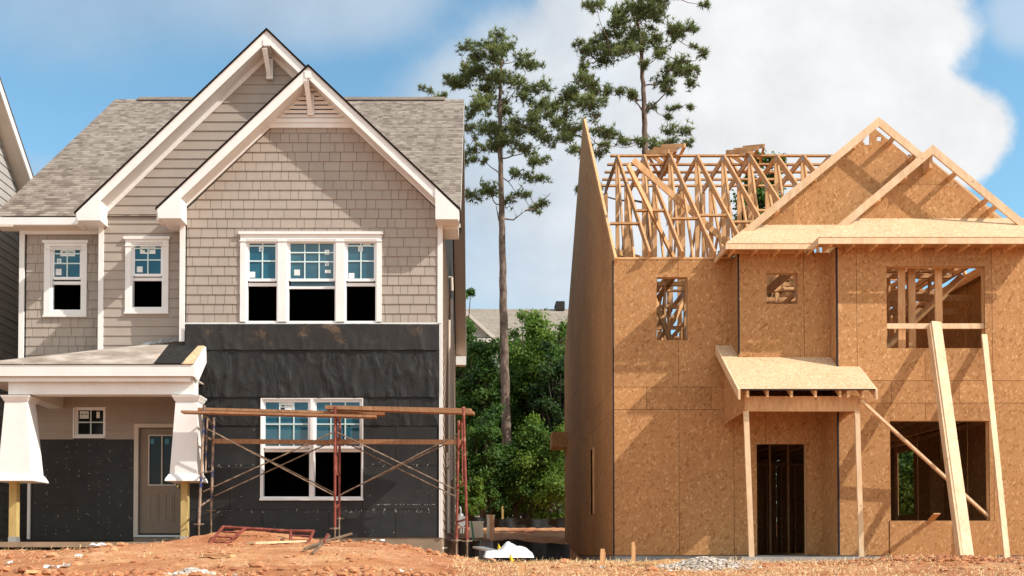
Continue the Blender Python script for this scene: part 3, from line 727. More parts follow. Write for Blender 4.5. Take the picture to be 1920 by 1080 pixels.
def feltsheet(px0, px1, py0, py1, D, off, mat, amp=.025, seed=0, hol=None):
    mb = MB(); x0, x1, z0, z1 = X(px0,D), X(px1,D), Z(py1,D), Z(py0,D)
    nx_, nz_ = int((x1-x0)/.04), max(8, int((z1-z0)/.04)); idx = {}
    for j in range(nz_+1):
        for i in range(nx_+1):
            x = x0+(x1-x0)*i/nx_; z = z0+(z1-z0)*j/nz_; hang = 1-j/nz_
            w1 = noise.noise(Vector((x*1.3, z*1.2, seed)))
            f = abs(noise.noise(Vector((x*3.4+.8*w1, z*.7+.4*x, seed)))); f = max(0, 1-f*7)**1.5
            f2 = abs(noise.noise(Vector((x*5.1+1.2*w1, z*1.9-x*.8, seed+5)))); f2 = max(0, 1-f2*9)**1.5
            f3 = noise.noise(Vector((x*1.1, z*.6, seed+9)))
            o = off+amp*((.25+.75*hang)*f*.55+.28*f2+.45*(f3+.4))
            zz = z+(.012*noise.noise(Vector((x*3, seed, 1))) if j == 0 else 0)
            idx[i,j] = len(mb.v); mb.v.append((x, D-o, zz))
    for j in range(nz_):
        for i in range(nx_):
            if hol:
                cx, cz = x0+(x1-x0)*(i+.5)/nx_, z0+(z1-z0)*(j+.5)/nz_
                if hol[0] < cx < hol[1] and hol[2] < cz < hol[3]: continue
            mb.f.append((idx[i,j], idx[i+1,j], idx[i+1,j+1], idx[i,j+1])); mb.t.append(.5)
    return mb.build('felt_sheet', M[mat], LH, smooth=True)
feltsheet(349, 823, 609, 657, DF, .060, 'felt_stain', .04, 3)
feltsheet(349, 824, 652, 745, DF, .030, 'felt', .06, 11)
feltsheet(349, 487, 742, 798, DF, .016, 'felt', .02, 23); feltsheet(683, 824, 742, 798, DF, .016, 'felt', .02, 29)
# ---- porch
PD = 18.75
zc = lambda py, D=PD: Z(py, D)
pr = MB()
f0, f1 = X(-60,PD), X(362,PD,695)
pf = MB(); pf.box(f0, f1, PD, PD+.04, Z(705,PD), Z(684,PD))
# sloping bargeboard at the right end
xb0 = f1-.0; pyt = Vector((f1+.0, PD+.0, Z(684,PD))); bk = P(381, 647, DF-.02); 
rise = (bk.z-pyt.z)/(DF-PD)
pf.prism([(f1, PD, Z(684,PD)), (f1, DF-.01, Z(684,PD)+rise*(DF-PD)), (f1, DF-.01, Z(684,PD)+rise*(DF-PD)-.30), (f1, PD+.25, Z(710,PD)), (f1, PD, Z(706,PD))], (.035,0,0))
pf.box(f0, f1-.06, PD+.06, PD+.12, Z(714,PD), Z(704.5,PD))
fixn(pf.build('porch_fascia', M['trim'], LH))
pr.box(X(17,18.95,725), X(365,18.95,725), 18.92, 19.2, Z(740,18.95), Z(712,18.95))
pr.box(X(17,18.95,725), X(17,18.95,725)+.28, 19.21, DP-.01, Z(742,19.2)-.02, Z(712,18.95))
fixn(pr.build('porch_beam', M['trim'], LH))
pc = MB(); pc.box(f0, f1-.02, PD+.05, DP-.005, Z(711,18.95), Z(711,18.95)+.02); pc.build('porch_ceiling', M['soffit'], LH)
# roof deck of the porch: a front slope, hipped towards the left
zt = Z(684,PD)+.012
dk = MB(); A = (f0, PD-.02, zt); B_ = (X(344,PD,684), PD-.02, zt); C_ = (X(344,PD,684), DF, zt+rise*(DF-PD)); Dd = (X(290,DM,646), DM-.04, Z(645,DM)); E = (X(35,DW,680), DW-.04, Z(676,DW)); Ff = (f0, DW-.04, zt+.1)
C2 = (xf-.04, DF, zt+rise*(DF-PD)); 
dk.poly([A, B_, C_, C2]); dk.poly([A, C2, Dd]); dk.poly([A, Dd, E]); dk.poly([A, E, Ff])
m = newmat('weathered_porch_deck', (.33,.27,.22), .8); g = G(m); n = g.noise(g.co((1,2,2)), 1.6, 6, .65)
g.col(g.ramp(n, [(.3,(.22,.17,.135)),(.5,(.36,.30,.25)),(.62,(.47,.42,.37)),(.72,(.5,.33,.2))])); M['olddeck'] = m
fixn(dk.build('porch_roof_deck', M['olddeck'], LH))
dk = MB(); off = Vector((0,-.004,.006))
def on(a, b, ta, tb): return None
b0 = Vector(B_); c0 = Vector(C_); up = (c0-b0)
dk.prism([b0+off, b0+off+Vector((f1-b0.x,0,0)), b0+off+Vector((f1-b0.x,0,0))+up, b0+off+up+Vector((-.06,0,0))], (0,.004,-.012)); fixn(dk.build('new_roof_board', M['osb_roof'], LH))
dk = MB(); l0 = Vector((X(289,PD,684), PD-.02, zt)); dk.prism([l0+off*2, Vector((b0.x-.03,b0.y,b0.z))+off*2, b0+off*2+up+Vector((.06,0,0)), l0+off*2+up+Vector((.02,0,0))], (0,.003,-.006)); fixn(dk.build('felt_strip', M['felt'], LH))
# crumpled flashing where the porch roof meets the wall
fm = MB(); q = []
for i in range(22):
    t_ = i/21; x = lerp(X(262,19.7,640), xf+.0, t_)
    fm.v += [(x, 19.55+.35*(1-t_)+R.uniform(-.03,.03), lerp(Z(646,19.8), Z(643,19.7), t_)+R.uniform(0,.02)), (x, 19.9, lerp(Z(642,19.9), Z(628,19.9), t_)+R.uniform(-.02,.03))]
for i in range(21): fm.f.append((2*i, 2*i+2, 2*i+3, 2*i+1)); fm.t.append(.5)
fm.build('flashing', M['galv'], LH)
# tapered columns on temporary posts
def column(pxt0, pxt1, pxb0, pxb1, post0, post1):
    D = 18.85
    c = empty('porch_column', Vector(((X(pxt0,D)+X(pxt1,D))/2, D, CZ+.2))-LH.location, parent=None); c.parent = LH
    zt_, zb2 = Z(741, D), Z(902, D); yc = D+.24
    a0, a1, b0_, b1_ = X(pxt0+2,D,745), X(pxt1-2,D,745), X(pxb0+6,D,900), X(pxb1-6,D,900)
    wt, wb = (a1-a0)/2, (b1_-b0_)/2; cx = (a0+a1)/2; cb = (b0_+b1_)/2
    s = MB()
    def ring(z, cxx, w, w2=None): return [(cxx-w, yc-w, z), (cxx+w, yc-w, z), (cxx+w, yc+w, z), (cxx-w, yc+w, z)]
    s.hexa(ring(zb2+.12, cb, wb)+ring(zt_-.08, cx, wt))
    s.build('shaft', M['trim'], c)
    s = MB(); s.hexa(ring(zb2, cb, wb+.07)+ring(zb2+.04, cb, wb+.06)); s.hexa(ring(zb2+.04, cb, wb+.06)+ring(zb2+.125, cb, wb+.012)); s.build('base_moulding', M['trim'], c)
    s = MB(); s.hexa(ring(zt_-.10, cx, wt+.012)+ring(zt_-.03, cx, wt+.045)); s.hexa(ring(zt_-.03, cx, wt+.05)+ring(zt_+.003, cx, wt+.06)); s.build('cap_moulding', M['trim'], c)
    s = MB(); px0, px1 = X(post0, D+.2, 960), X(post1, D+.2, 960); s.box(px0, px1, yc-.07, yc+.07, Z(1016,D), zb2+.06, .6); s.build('post', M['treated'], c)
    s = MB(); s.box(px0-.006, px1+.006, yc-.078, yc+.078, Z(1016,D), Z(1006,D)); s.build('post_anchor', M['galv'], c)
column(5, 50, -8, 65, 18, 32)
column(326, 371, 312, 375, 339.5, 352)
sl = MB(); sl.box(X(-80,18.8), X(372,18.8,1020), 18.75, DP-.0, Z(1026,18.75), Z(1016,18.75)); sl.build('porch_slab', M['tan_concrete'], LH)
fd = MB(); fd.box(xf-.02, xr+.01, DF+.005, DF+.3, CZ-.3, Zb-.0); fd.box(xr-.12, xr+.01, DF+.31, BD-.5, CZ-.3, Zb-.002); fd.build('foundation', M['tan_concrete'], LH)
# door
dr = empty('door', Vector((X(300,DP), DP, Z(1003,DP)))-LH.location); dr.parent = LH
d0, d1, dz0, dz1 = X(261,DP,900), X(343,DP,900), Z(1000,DP), Z(803,DP)
dm = MB(); panes_r = (X(279,DP,860), X(326,DP,860), Z(908,DP), Z(817,DP))
for r in sub_rects((d0,d1,dz0,dz1), [panes_r]): dm.box(r[0], r[1], DP+.05, DP+.09, r[2], r[3])
for (a, b) in ((279,297),(308,326)):
    x0,x1 = X(a,DP,950),X(b,DP,950); z0,z1 = Z(977,DP),Z(926,DP)
    for (q0,q1,q2,q3) in ((x0,x1,z0,z0+.02),(x0,x1,z1-.02,z1),(x0,x0+.02,z0+.02,z1-.02),(x1-.02,x1,z0+.02,z1-.02)): dm.box(q0,q1,DP+.040,DP+.052,q2,q3)
    dm.box(x0+.04, x1-.04, DP+.043, DP+.052, z0+.04, z1-.04)
dm.build('door_leaf', M['door'], dr)
dg = MB(); dg.box(panes_r[0], panes_r[1], DP+.066, DP+.072, panes_r[2], panes_r[3]); dg.build('pane', M['darkglass'], dr)
dt = MB(); a,b,c,d = panes_r
for (q0,q1,q2,q3) in ((a-.025,b+.025,c-.025,c),(a-.025,b+.025,d,d+.025),(a-.025,a,c,d),(b,b+.025,c,d),((a+b)/2-.012,(a+b)/2+.012,c,d)): dt.box(q0,q1,DP+.036,DP+.064,q2,q3)
dt.build('glazing_bead', M['trim_dull'], dr)
dc = MB()
for (q0,q1,q2,q3) in ((X(252,DP,900),X(260,DP,900),Z(1003,DP),Z(795,DP)),(X(260,DP,900)+.001,X(352,DP,900),Z(802,DP),Z(795,DP)),(X(344,DP,900),X(352,DP,900),Z(1003,DP),Z(802,DP)-.001)): dc.box(q0,q1,DP-.04,DP+.1,q2,q3)
dc.build('door_frame', M['trim_dull'], dr)
ds = MB(); ds.box(X(252,DP,1005),X(352,DP,1005),DP-.06,DP+.12,Z(1007,DP),Z(1003,DP)-.001); ds.build('threshold', M['galv'], dr)
ds = MB(); ds.box(X(251,DP,1005),X(352,DP,1005),DP-.03,DP+.12,Z(1016,DP),Z(1007,DP)-.001); ds.build('sub_sill', M['door'], dr)
dkn = MB(); c = P(334,912,DP); dkn.tube([(c.x,DP+.05,c.z),(c.x,DP+.01,c.z)], .012); dkn.tube([(c.x,DP+.01,c.z),(c.x,DP-.01,c.z),(c.x,DP-.03,c.z)],[.02,.032,.02]); dkn.build('knob', M['brass'], dr)
for sx,sy in ((285,828),(313,828)):
    s = MB(); c = P(sx,sy,DP+.064); s.box(c.x-.04,c.x+.04,DP+.0625,DP+.0645,c.z-.05,c.z+.05); s.build('sticker', M['glass'], dr)
# things on the side wall: vent hood, pipes
sv = MB(); y0 = 22.6
zq0, zq1 = Z(878,y0), Z(850,y0); sv.box(xr+.02, xr+.06, y0-.22, y0+.22, zq0, zq1)
for i in range(2):
    for j in range(2): sv.box(xr+.061, xr+.075, y0-.19+.2*i, y0-.02+.2*i, zq0+.03+(zq1-zq0)*.5*j, zq0+(zq1-zq0)*.5*(j+1)-.01)
sv.build('side_vent', M['plastic_box'], LH)
sp = MB()
for (yy_, r, t0, t1) in ((22.3,.03,1000,880),(22.6,.022,1000,880),(23.2,.03,1000,600),(25.5,.035,900,560)):
    sp.tube([(xr+.06,yy_,Z(t0,yy_)),(xr+.06,yy_,Z(t1,yy_))], r)
c = 24.0; sp.tube([(xr+.03,c,Z(520,c)),(xr+.10,c,Z(520,c)),(xr+.11,c,Z(545,c))], .03)
sp.build('side_pipe', M['trim_dull'], LH)
gm = empty('gas_meter', Vector((xr+.2, 20.9, CZ+.2))-LH.location); gm.parent = LH
q = MB(); D = 20.9; xg = X(864, D, 960)
q.tube([(xg,D,Z(1000,D)),(xg,D,Z(955,D)),(xg-.02,D,Z(950,D))], .018); q.tube([(xg-.03,D,Z(990,D)),(xg+.1,D,Z(990,D))], .016); q.tube([(xg+.05,D,Z(1000,D)),(xg+.05,D,Z(968,D))], .016)
q.build('pipework', M['galv'], gm)
q = MB(); q.tube([(xg+.03,D-.06,Z(980,D)),(xg+.03,D+.06,Z(980,D))], [.075,.075], 12); q.tube([(xg,D,Z(966,D)-.03),(xg,D,Z(966,D)+.03)], [.06,.05], 12); q.box(xg-.05,xg+.09,D-.07,D+.07,Z(978,D),Z(968,D)); q.build('meter_body', M['galv'], gm)
# ---------------------------------------------------------------- unfinished house
RF, RB, RR_ = 20.0, 19.5, 19.13
UH = empty('unfinished_house', (X(1152,RF), RF, CZ), 'bare strand board house still open at the roof trusses', 'house')
ux0 = X(1151,RF,760); ub = X(1384.5,RB,570); ur = X(1571,RR_,740); ux1 = 10.02; BK = 30.9
zb = Z(1041,RF); zt = Z(486,RF)
zsm = [Z(768,RF), Z(726,RF), Z(488,RF)]
w_a = win_hole(1231,1289,520,638,RF); w_b = win_hole(1437,1495,512,570,RB); w_c = win_hole(1662,1846,500,653,RR_); w_d = win_hole(1669,1855,789,976,RR_)
d_a = win_hole(1419,1512,833,1041,RF); d_a = (d_a[0], d_a[1], zb-.1, d_a[3])
full = lambda a,b,c,d: [[(a,c),(b,c),(b,d),(a,d)]]
og = lambda r,u,z: .012
sh = MB()
zu = Z(664,RB)-.0
panels(sh, sheet_rects(ux0, ub+.02, zb, zt, zsm, 1.22, .0), full(ux0,ub+.02,zb,zt), [w_a, d_a], mfront(RF), og)
panels(sh, sheet_rects(ub+.02, ur, zb, zu, zsm, 1.22, .6), full(ub+.02,ur,zb,zu), [d_a], mfront(RF), og)
panels(sh, [(ub, X(1508,RB)-.004, Z(676,RB), Z(474,RB)), (X(1508,RB)+.004, ur-.01, Z(676,RB), Z(474,RB))], full(ub,ur,0,20), [w_b], mfront(RB), og)
zs2 = [Z(1040,RR_), Z(756,RR_), Z(714,RR_)]
rr = sheet_rects(ur, ux1, Z(1041,RR_), Z(462,RR_), zs2[1:], 1.22, .35)
panels(sh, rr, full(ur,ux1,0,20), [w_c, w_d, (w_d[0]-.03, w_d[1]+.12, 0, w_d[2])], mfront(RR_), og)
panels(sh, [(w_d[0]-.02, w_d[1]+.11, Z(1048,RR_), w_d[2]-.004)], full(ur,ux1,0,20), [], mfront(RR_), lambda r,u,z:.024)
# returns of the bays, facing left
panels(sh, [(RB+.002, RF-.002, Z(676,RB), Z(474,RB))], full(RB,RF,0,20), [], mleft(ub-.002), lambda r,u,z:.0)
panels(sh, [(RR_+.002, RB+.0, Z(676,RB), Z(462,RR_)), (RR_+.002, RF-.002, zb, Z(676,RB)-.004)], full(RR_,RF,0,20), [], mleft(ur-.002), lambda r,u,z:.0)
# gable side wall
GP = (25.45, Z(252,26.1)); gs = (GP[1]+.12-Z(484,19.9))/(GP[0]-19.9); gp = GP[1]+.12
side_reg = [(RF,zb),(BK,zb),(BK,gp-gs*(BK-GP[0])),(GP[0],gp),(RF-.0,gp-gs*(GP[0]-RF))]
s_win = (23.2, 24.0, Z(965,23.6), Z(842,23.6))
zside = [Z(768,RF), Z(726,RF), Z(488,RF)]
rects = sheet_rects(RF+.004, BK, zb, gp, zside, 1.22, 0)
panels(sh, rects, [side_reg], [s_win], mleft(ux0-.0), og)
rside_win = [(24.35, 25.25, Z(965,24.8), Z(846,24.8)), (26.0, 26.9, Z(665,26.4), Z(560,26.4))]
sider = [(RR_+.1,zb),(BK,zb),(BK,zt),(RR_+.1,zt)]
panels(sh, sheet_rects(RR_+.1, BK, zb, zt, zside), [sider], rside_win, mright(ux1), og)
bwin = [(4.2,5.2,CZ+3.6,CZ+4.9),(7.0,8.2,CZ+3.6,CZ+4.9),(8.8,9.6,CZ+3.4,CZ+5.0)]
panels(sh, sheet_rects(ux0, ux1, zb, zt, zside), full(ux0,ux1,zb,zt), bwin, lambda u,z,o:(u,BK-.1+o,z), og)
sh_o = sh.build('wall_sheathing', M['osb'], UH)
# inner liner just behind the sheathing joints so that seams read dark
ln = MB()
wallslab(ln, ux0+.01, ur, zb, zt, full(ux0+.01,ur,zb,zt), [w_a, d_a, (ub,ur+1,zu,20)], mfront(RF+.002), .01)
wallslab(ln, ur+.004, ux1-.01, zb, Z(464,RR_), full(ur,ux1,0,20), [w_c, w_d], mfront(RR_+.002), .01)
wallslab(ln, ub+.004, ur-.015, Z(676,RB), Z(476,RB), full(ub,ur,0,20), [w_b], mfront(RB+.002), .01)
wallslab(ln, RF+.02, BK-.02, zb, gp, [[(a+(.02 if a < 25 else -.02), b-.02) for a,b in side_reg]], [s_win], mleft(ux0-.004), .006)
ln.build('joint_backing', M['dark_backing'], UH)
# black taped corners
tp = MB()
def vt(x, y, za, zb_, w=.022): tp.box(x-w, x+.004, y-.0165, y+.02, za, zb_)
vt(ux0-.0, RF-.0, zb, zt-.02, .020); vt(ub+.012, RB, Z(664,RB), Z(476,RB)); vt(ur+.006, RR_, zb, Z(462,RR_))
tp.build('corner_tape', M['blacktape'], UH)
# framing behind the sheathing
def stud(mb, x, y, z0, z1, ax='x'):
    if ax == 'x': mb.box(x-.02, x+.02, y, y+.09, z0, z1, R.random())
    else: mb.box(x, x+.09, y-.02, y+.02, z0, z1, R.random())
zf2 = Z(747,RF); zc1 = zf2-.30
def studwall(mb, a, b, y, z0, z1, ax='x', sp=.406, gaps=(), fac=1):
    x = a
    while x <= b:
        if not any(g0 < x < g1 for g0, g1 in gaps): stud(mb, x, y, z0+.041, z1-.081, ax)
        x += sp
    for zz0, zz1 in ((z0, z0+.04), (z1-.08, z1-.041), (z1-.04, z1)):
        if ax == 'x': mb.box(a-.02, b+.02, y, y+.09, zz0, zz1, R.random())
        else: mb.box(y, y+.09, a-.02, b+.02, zz0, zz1, R.random())
def swall(name, *a, **k):
    mb = MB(); studwall(mb, *a, **k); return mb.build(name, M['lumber'], UH)
zt2 = zt-.01
fr = [MB()]
def nf():
    fr[0].build('wall_framing', M['lumber'], UH); fr[0] = MB()
studwall(fr[0], ux0+.05, ub-.05, RF+.02, zf2, zt2, gaps=((w_a[0]-.02,w_a[1]+.02),)); nf(); studwall(fr[0], ub+.05, ur-.08, RB+.02, zf2+.5, Z(474,RB), gaps=((w_b[0]-.02,w_b[1]+.02),))
nf(); studwall(fr[0], ur+.05, ux1-.05, RR_+.02, zf2, Z(462,RR_), gaps=((w_c[0]-.02,w_c[1]+.02),))
nf(); studwall(fr[0], ux0+.05, ub, RF+.02, zb, zc1); nf(); studwall(fr[0], ur+.05, ux1-.05, RR_+.02, zb, zc1, gaps=((w_d[0]-.02,w_d[1]+.02),)); 
nf(); studwall(fr[0], RF+.15, BK-.2, ux0+.012, zf2, zt2, 'y'); nf(); studwall(fr[0], RF+.15, BK-.2, ux0+.012, zb, zc1, 'y', gaps=((s_win[0],s_win[1]),))
nf(); studwall(fr[0], RR_+.2, BK-.2, ux1-.10, zf2, zt2, 'y', gaps=((rside_win[1][0],rside_win[1][1]),)); nf(); studwall(fr[0], RR_+.2, BK-.2, ux1-.10, zb, zc1, 'y', gaps=((rside_win[0][0],rside_win[0][1]),))
nf(); studwall(fr[0], ux0+.1, ux1-.1, BK-.25, zf2, zt2, gaps=((4.2,5.2),(7.0,8.2),(8.8,9.6))); nf(); studwall(fr[0], ux0+.1, ux1-.1, BK-.25, zb, zc1, gaps=((3.6,4.5),(6.0,7.8)))
for w, D in ((w_a,RF),(w_b,RB),(w_c,RR_),(w_d,RR_)):
    for xx in (w[0]-.021, w[1]+.021): nf(); fr[0].box(xx-.019, xx+.019, D+.013, D+.13, w[2]-.3, w[3]+.1, R.random())
    nf(); fr[0].box(w[0]-.0, w[1]+.0, D+.013, D+.13, w[2]-.04, w[2]-.001, R.random()); nf(); fr[0].box(w[0], w[1], D+.013, D+.13, w[3]+.001, w[3]+.18, R.random())
for xx in (d_a[0]-.02, d_a[1]+.02): nf(); fr[0].box(xx-.02, xx+.02, RF+.013, RF+.13, zb, d_a[3]+.1, R.random())
fr[0].build('wall_framing', M['lumber'], UH)
for yy_, a_, b_ in ((21.0,ur+.3,ux1-.6),(22.3,ur+.1,ux1-.1),(23.4,6.0,ux1-.1),(21.6,ux0+.3,5.2),(25.8,ux0+.2,ux1-.2),(28.9,ux0+.2,ux1-.2)): swall('partition_framing', a_+R.random()*.2, b_, yy_, zf2, zt2)
swall('partition_framing', ux0+.1, 6.4, 23.6, zf2, zt2); swall('partition_framing', ur+.2, ux1-.1, 24.6, zf2, zt2)
swall('partition_framing', 20.2, 30, 5.4, zf2, zt2, ax='y'); swall('partition_framing', 19.6, 24.4, 7.2, zf2, zt2, ax='y', gaps=((21,22),))
swall('partition_framing', 20.2, 24, 3.9, zf2, zt2, ax='y'); swall('partition_framing', ux0+.1, 9.8, 27.2, zf2, zt2)
for (a,b,y) in ((ux0+.1,5.3,24.0),(5.4,9.8,23.9)): swall('partition_framing', a, b, y, zb, zc1)
swall('partition_framing', 20.3, 27, 6.35, zb, zc1, ax='y', sp=.406)
bz = MB()   # temporary diagonal braces inside
for a, b in (((w_c[0]-.5,20.6,zf2+.1),(w_c[1]+.1,20.2,zt2-.25)), ((w_c[0]-.4,21.6,zf2+.0),(w_c[1]+.3,22.9,zt2-.05)), ((w_a[0]-.4,21.0,zf2+.3),(w_a[1]+.5,22.4,zt2-.1)), ((ub-.5,20.6,zf2+.9),(ub+1.3,20.9,zt2)), ((w_a[0]-.1,20.9,zt2),(w_a[1]+.5,21.8,zf2+.2)), ((w_c[0]+.1,20.2,zt2-.1),(w_c[0]+2.2,24.4,zf2+.1)),
             ((w_c[0]+.35,RR_+.2,zf2+.6),(w_c[0]+.35,RR_+.2,zt2+.3)), ((w_c[0]+.62,RR_+.4,zf2+.5),(w_c[0]+.62,RR_+.4,zt2+.3)), ((w_c[0]+1.07,RR_+.3,zf2+.8),(w_c[0]+1.07,RR_+.3,zt2+.3)),
             ((ur+.2,20.8,zt2-.5),(ux1-.2,20.9,zt2-.52)), ((ur+.2,21.6,zt2-.62),(ux1-.2,21.6,zt2-.62))):
    bz.beam(a, b, .04, .13)
bz.build('interior_brace', M['lumber'], UH)
rl = MB(); zr = Z(611,RR_); rl.box(w_c[0], w_c[1], RR_+.02, RR_+.06, zr-.045, zr+.05, .7); rl.build('window_rail', M['lumber_pale'], UH)
# floors
fl_ = MB(); fl_.box(ux0+.02, ub, RF+.02, BK-.15, zf2-.03, zf2, .5); fl_.box(ub+.001, ux1-.02, RF+.02, BK-.15, zf2-.03, zf2, .5); fl_.box(ur+.01, ux1-.02, RR_+.02, RF+.019, zf2-.03, zf2, .5); fl_.box(ub+.001, ur+.009, RB+.02, RF+.019, zu+.01, zu+.04, .5)
fl_.build('floor_deck', M['osb_roof'], UH)
jo = MB(); x = ux0+.15
while x < ux1-.1:
    y0 = RR_+.15 if x > ur else RF+.15
    jo.box(x-.02, x+.02, y0, BK-.2, zc1+.001, zf2-.031, R.random()); x += .406
jo.build('floor_joists', M['lumber'], UH)
pl = MB(); pl.box(X(1742,22.8), X(1787,22.8), 22.8, 22.815, zb+.1, Z(862,22.8)); fixn(pl.build('stored_board', M['osb'], UH)); 
fo = MB(); fo.box(ux0+.01, ur, RF+.02, RF+.3, CZ-.55, zb-.002); fo.box(ux0+.01, ux0+.3, RF+.31, BK-.2, CZ-.55, zb-.002); fo.box(ur+.01, ux1-.01, RR_+.02, RR_+.3, CZ-.55, zb-.002); fo.box(ur+.01, ur+.2, RR_+.31, RF, CZ-.55, zb-.002)
fo.box(ux1-.2, ux1-.01, RR_+.31, BK-.2, CZ-.55, zb-.002); fo.box(ux0+.31, ux1-.21, RF+.31, BK-.3, CZ-.1, zb-.01); fo.build('foundation', M['concrete'], UH)
# ---- roof trusses: flat topped, along x every 0.61 m
TA, TB = (24.3, Z(295,24.3)), (26.55, Z(295,24.3)); TF, TBk = (19.86, Z(478,19.86)), (BK+.05, Z(478,19.86)); zch = zt+.02
def truss():
    t = empty('roof_truss', Vector((0,0,0))); t.parent = UH
    off = UH.location
    def mk(name, segs, w=.04, h=.10, mat='lumber'):
        mb = MB()
        for a, b in segs: mb.beam((0, a[0], a[1]), (0, b[0], b[1]), w, h, up=(1,0,0) if a[0]==b[0] else (0,0,1))
        o = mb.build(name, M[mat], t); return o
    t.location = Vector((0,0,0))
    ft, bt = (TF[0]+.2, zch+.05), (TBk[0]-.2, zch+.05)
    mk('top_chord', [(TF,TA),(TA,TB),(TB,TBk)], .04, .14); mk('bottom_chord', [(ft,bt)], .04, .09)
    sf = lambda y: TF[1]+(TA[1]-TF[1])*(y-TF[0])/(TA[0]-TF[0]); sb = lambda y: TB[1]-(TB[1]-TBk[1])*(y-TB[0])/(TBk[0]-TB[0])
    segs = [((22.9,zch+.09),(22.9,sf(22.9)-.07)), ((24.35,zch+.09),(24.35,TA[1]-.07)), ((26.5,zch+.09),(26.5,TB[1]-.07)), ((28.0,zch+.09),(28.0,sb(28.0)-.07)), ((29.5,zch+.09),(29.5,sb(29.5)-.07)),
            ((21.6,zch+.09),(22.8,sf(22.8)-.1)), ((22.9,zch+.09),(24.25,TA[1]-.15)), ((26.6,TB[1]-.15),(28.0,zch+.1)), ((28.1,sb(28.1)-.1),(29.5,zch+.1))]
    for sg in segs: mk('web', [sg], .04, .09)
    mp = MB()
    for (y, z) in (TA, TB, (21.3, sf(21.3)-.05), (22.9, sf(22.9)-.05), (28.0, sb(28.0)-.05), (22.9, zch+.06), (24.35, zch+.06)):
        for sx in (-.0215, .0205): mp.box(sx, sx+.001, y-.08, y+.08, z-.09, z+.05)
    mp.build('truss_plate', M['galv'], t)
    return t
t0 = truss(); tx0 = X(1158,24.3,295)
for i in range(12):
    t = t0 if i == 0 else copy_tree(t0, UH)
    t.location = Vector((tx0+.61*i, 0, 0))
# fix: parts of the truss are stored in world units, so the truss empty carries the offset
for i, ch in enumerate(list(t0.children)): pass
lb = MB()
tx1 = tx0+.61*10.3
for y in (24.45, 25.0, 25.5, 26.0, 26.45): lb.box(tx0-.15, tx1, y-.045, y+.045, TA[1]+.071, TA[1]+.110, R.random())
for i, (py) in enumerate((408, 382, 397, 391, 404, 384, 399, 389)):
    x = tx0+.61*(i-1)
    # block nailed between neighbouring rafters
    for it in range(60):
        y = 20+it*.07; z = TF[1]+(TA[1]-TF[1])*(y-TF[0])/(TA[0]-TF[0])+.03
        if HOR-(z-CZ)*F/y <= py+8: break
    lb.box(x+.02, x+.59, y-.045, y+.045, z-.03, z+.01, R.random())
dgs = [((tx0-.3,20.6,zch+2.0),(tx0+1.6,23.6,zch+.1)), ((tx0+.1,22.6,TA[1]-.7),(tx0+3.4,23.0,zch+.1)), ((tx0-.3,28,TA[1]-.9),(tx0+4.5,28.3,zch+1.1)), ((tx0+3,28,zch+1.5),(tx0+7,28.3,zch+.6)), ((tx0-.3,24.6,TA[1]-2.0),(tx0+3.1,24.9,zch+.6)), ((tx0+3.6,22.5,zch+.4),(tx0+6.2,22.8,TA[1]-1.2))]
for a, b in dgs: lb.beam(a, b, .04, .13)
for y, z in ((22.95, zch+.115), (24.5,zch+.115), (27.9,zch+.115), (21.4,zch+.115)): lb.box(tx0-.2, tx1, y-.045, y+.045, z-.02, z+.02, R.random())
for k in range(15):
    y = 20.4+k*.55; z = zt+.05+R.random()*1.0; lb.box(ur+.2+R.random()*.4, 9.85, y-.02, y+.02, z, z+.09, R.random())
lb.build('lateral_brace', M['lumber'], UH)
lw = MB()
for x in (8.75, 9.2, 9.62):   # low trusses over the right end
    lw.beam((x,19.6,zt+.05),(x,24.8,zt+1.3),.04,.14); lw.beam((x,24.8,zt+1.3),(x,30.6,zt+.05),.04,.14); lw.beam((x,19.6,zt+.05),(x,30.6,zt+.05),.04,.09)
    for y in (21.2,22.9,24.8,26.6,28.4): lw.beam((x,y,zt+.1),(x,y+.001,zt+1.28-abs(y-24.8)*.22),.09,.04,up=(0,1,0))
    for y in (21.3,23.0): lw.beam((x,y,zt+.1),(x,y+1.7,zt+1.15-abs(y+1.7-24.8)*.22),.04,.09)
lw.build('hip_truss', M['lumber'], UH)
# short studs standing behind the gable wall at the left
ls = MB()
for y in (21.2, 22.4, 23.6): ls.box(ux0+.02, ux0+.06, y-.045, y+.045, zt, gp-gs*(GP[0]-y)-.05, R.random())
ls.beam((ux0+.03, 19.9, gp-gs*(GP[0]-19.9)-.04), (ux0+.03, GP[0], gp-.04), .05, .09); ls.beam((ux0+.05, BK, gp-gs*(BK-GP[0])-.04), (ux0+.03, GP[0], gp-.04), .05, .09)
ls.box(ux0+.1, ux1-.1, 19.98, 20.1, zt+.001, zt+.035, .5) if False else ls.box(ux0+.02, ub, 19.985, 20.11, zt+.001, zt+.035, .6)
ls.build('gable_wall_framing', M['lumber'], UH)
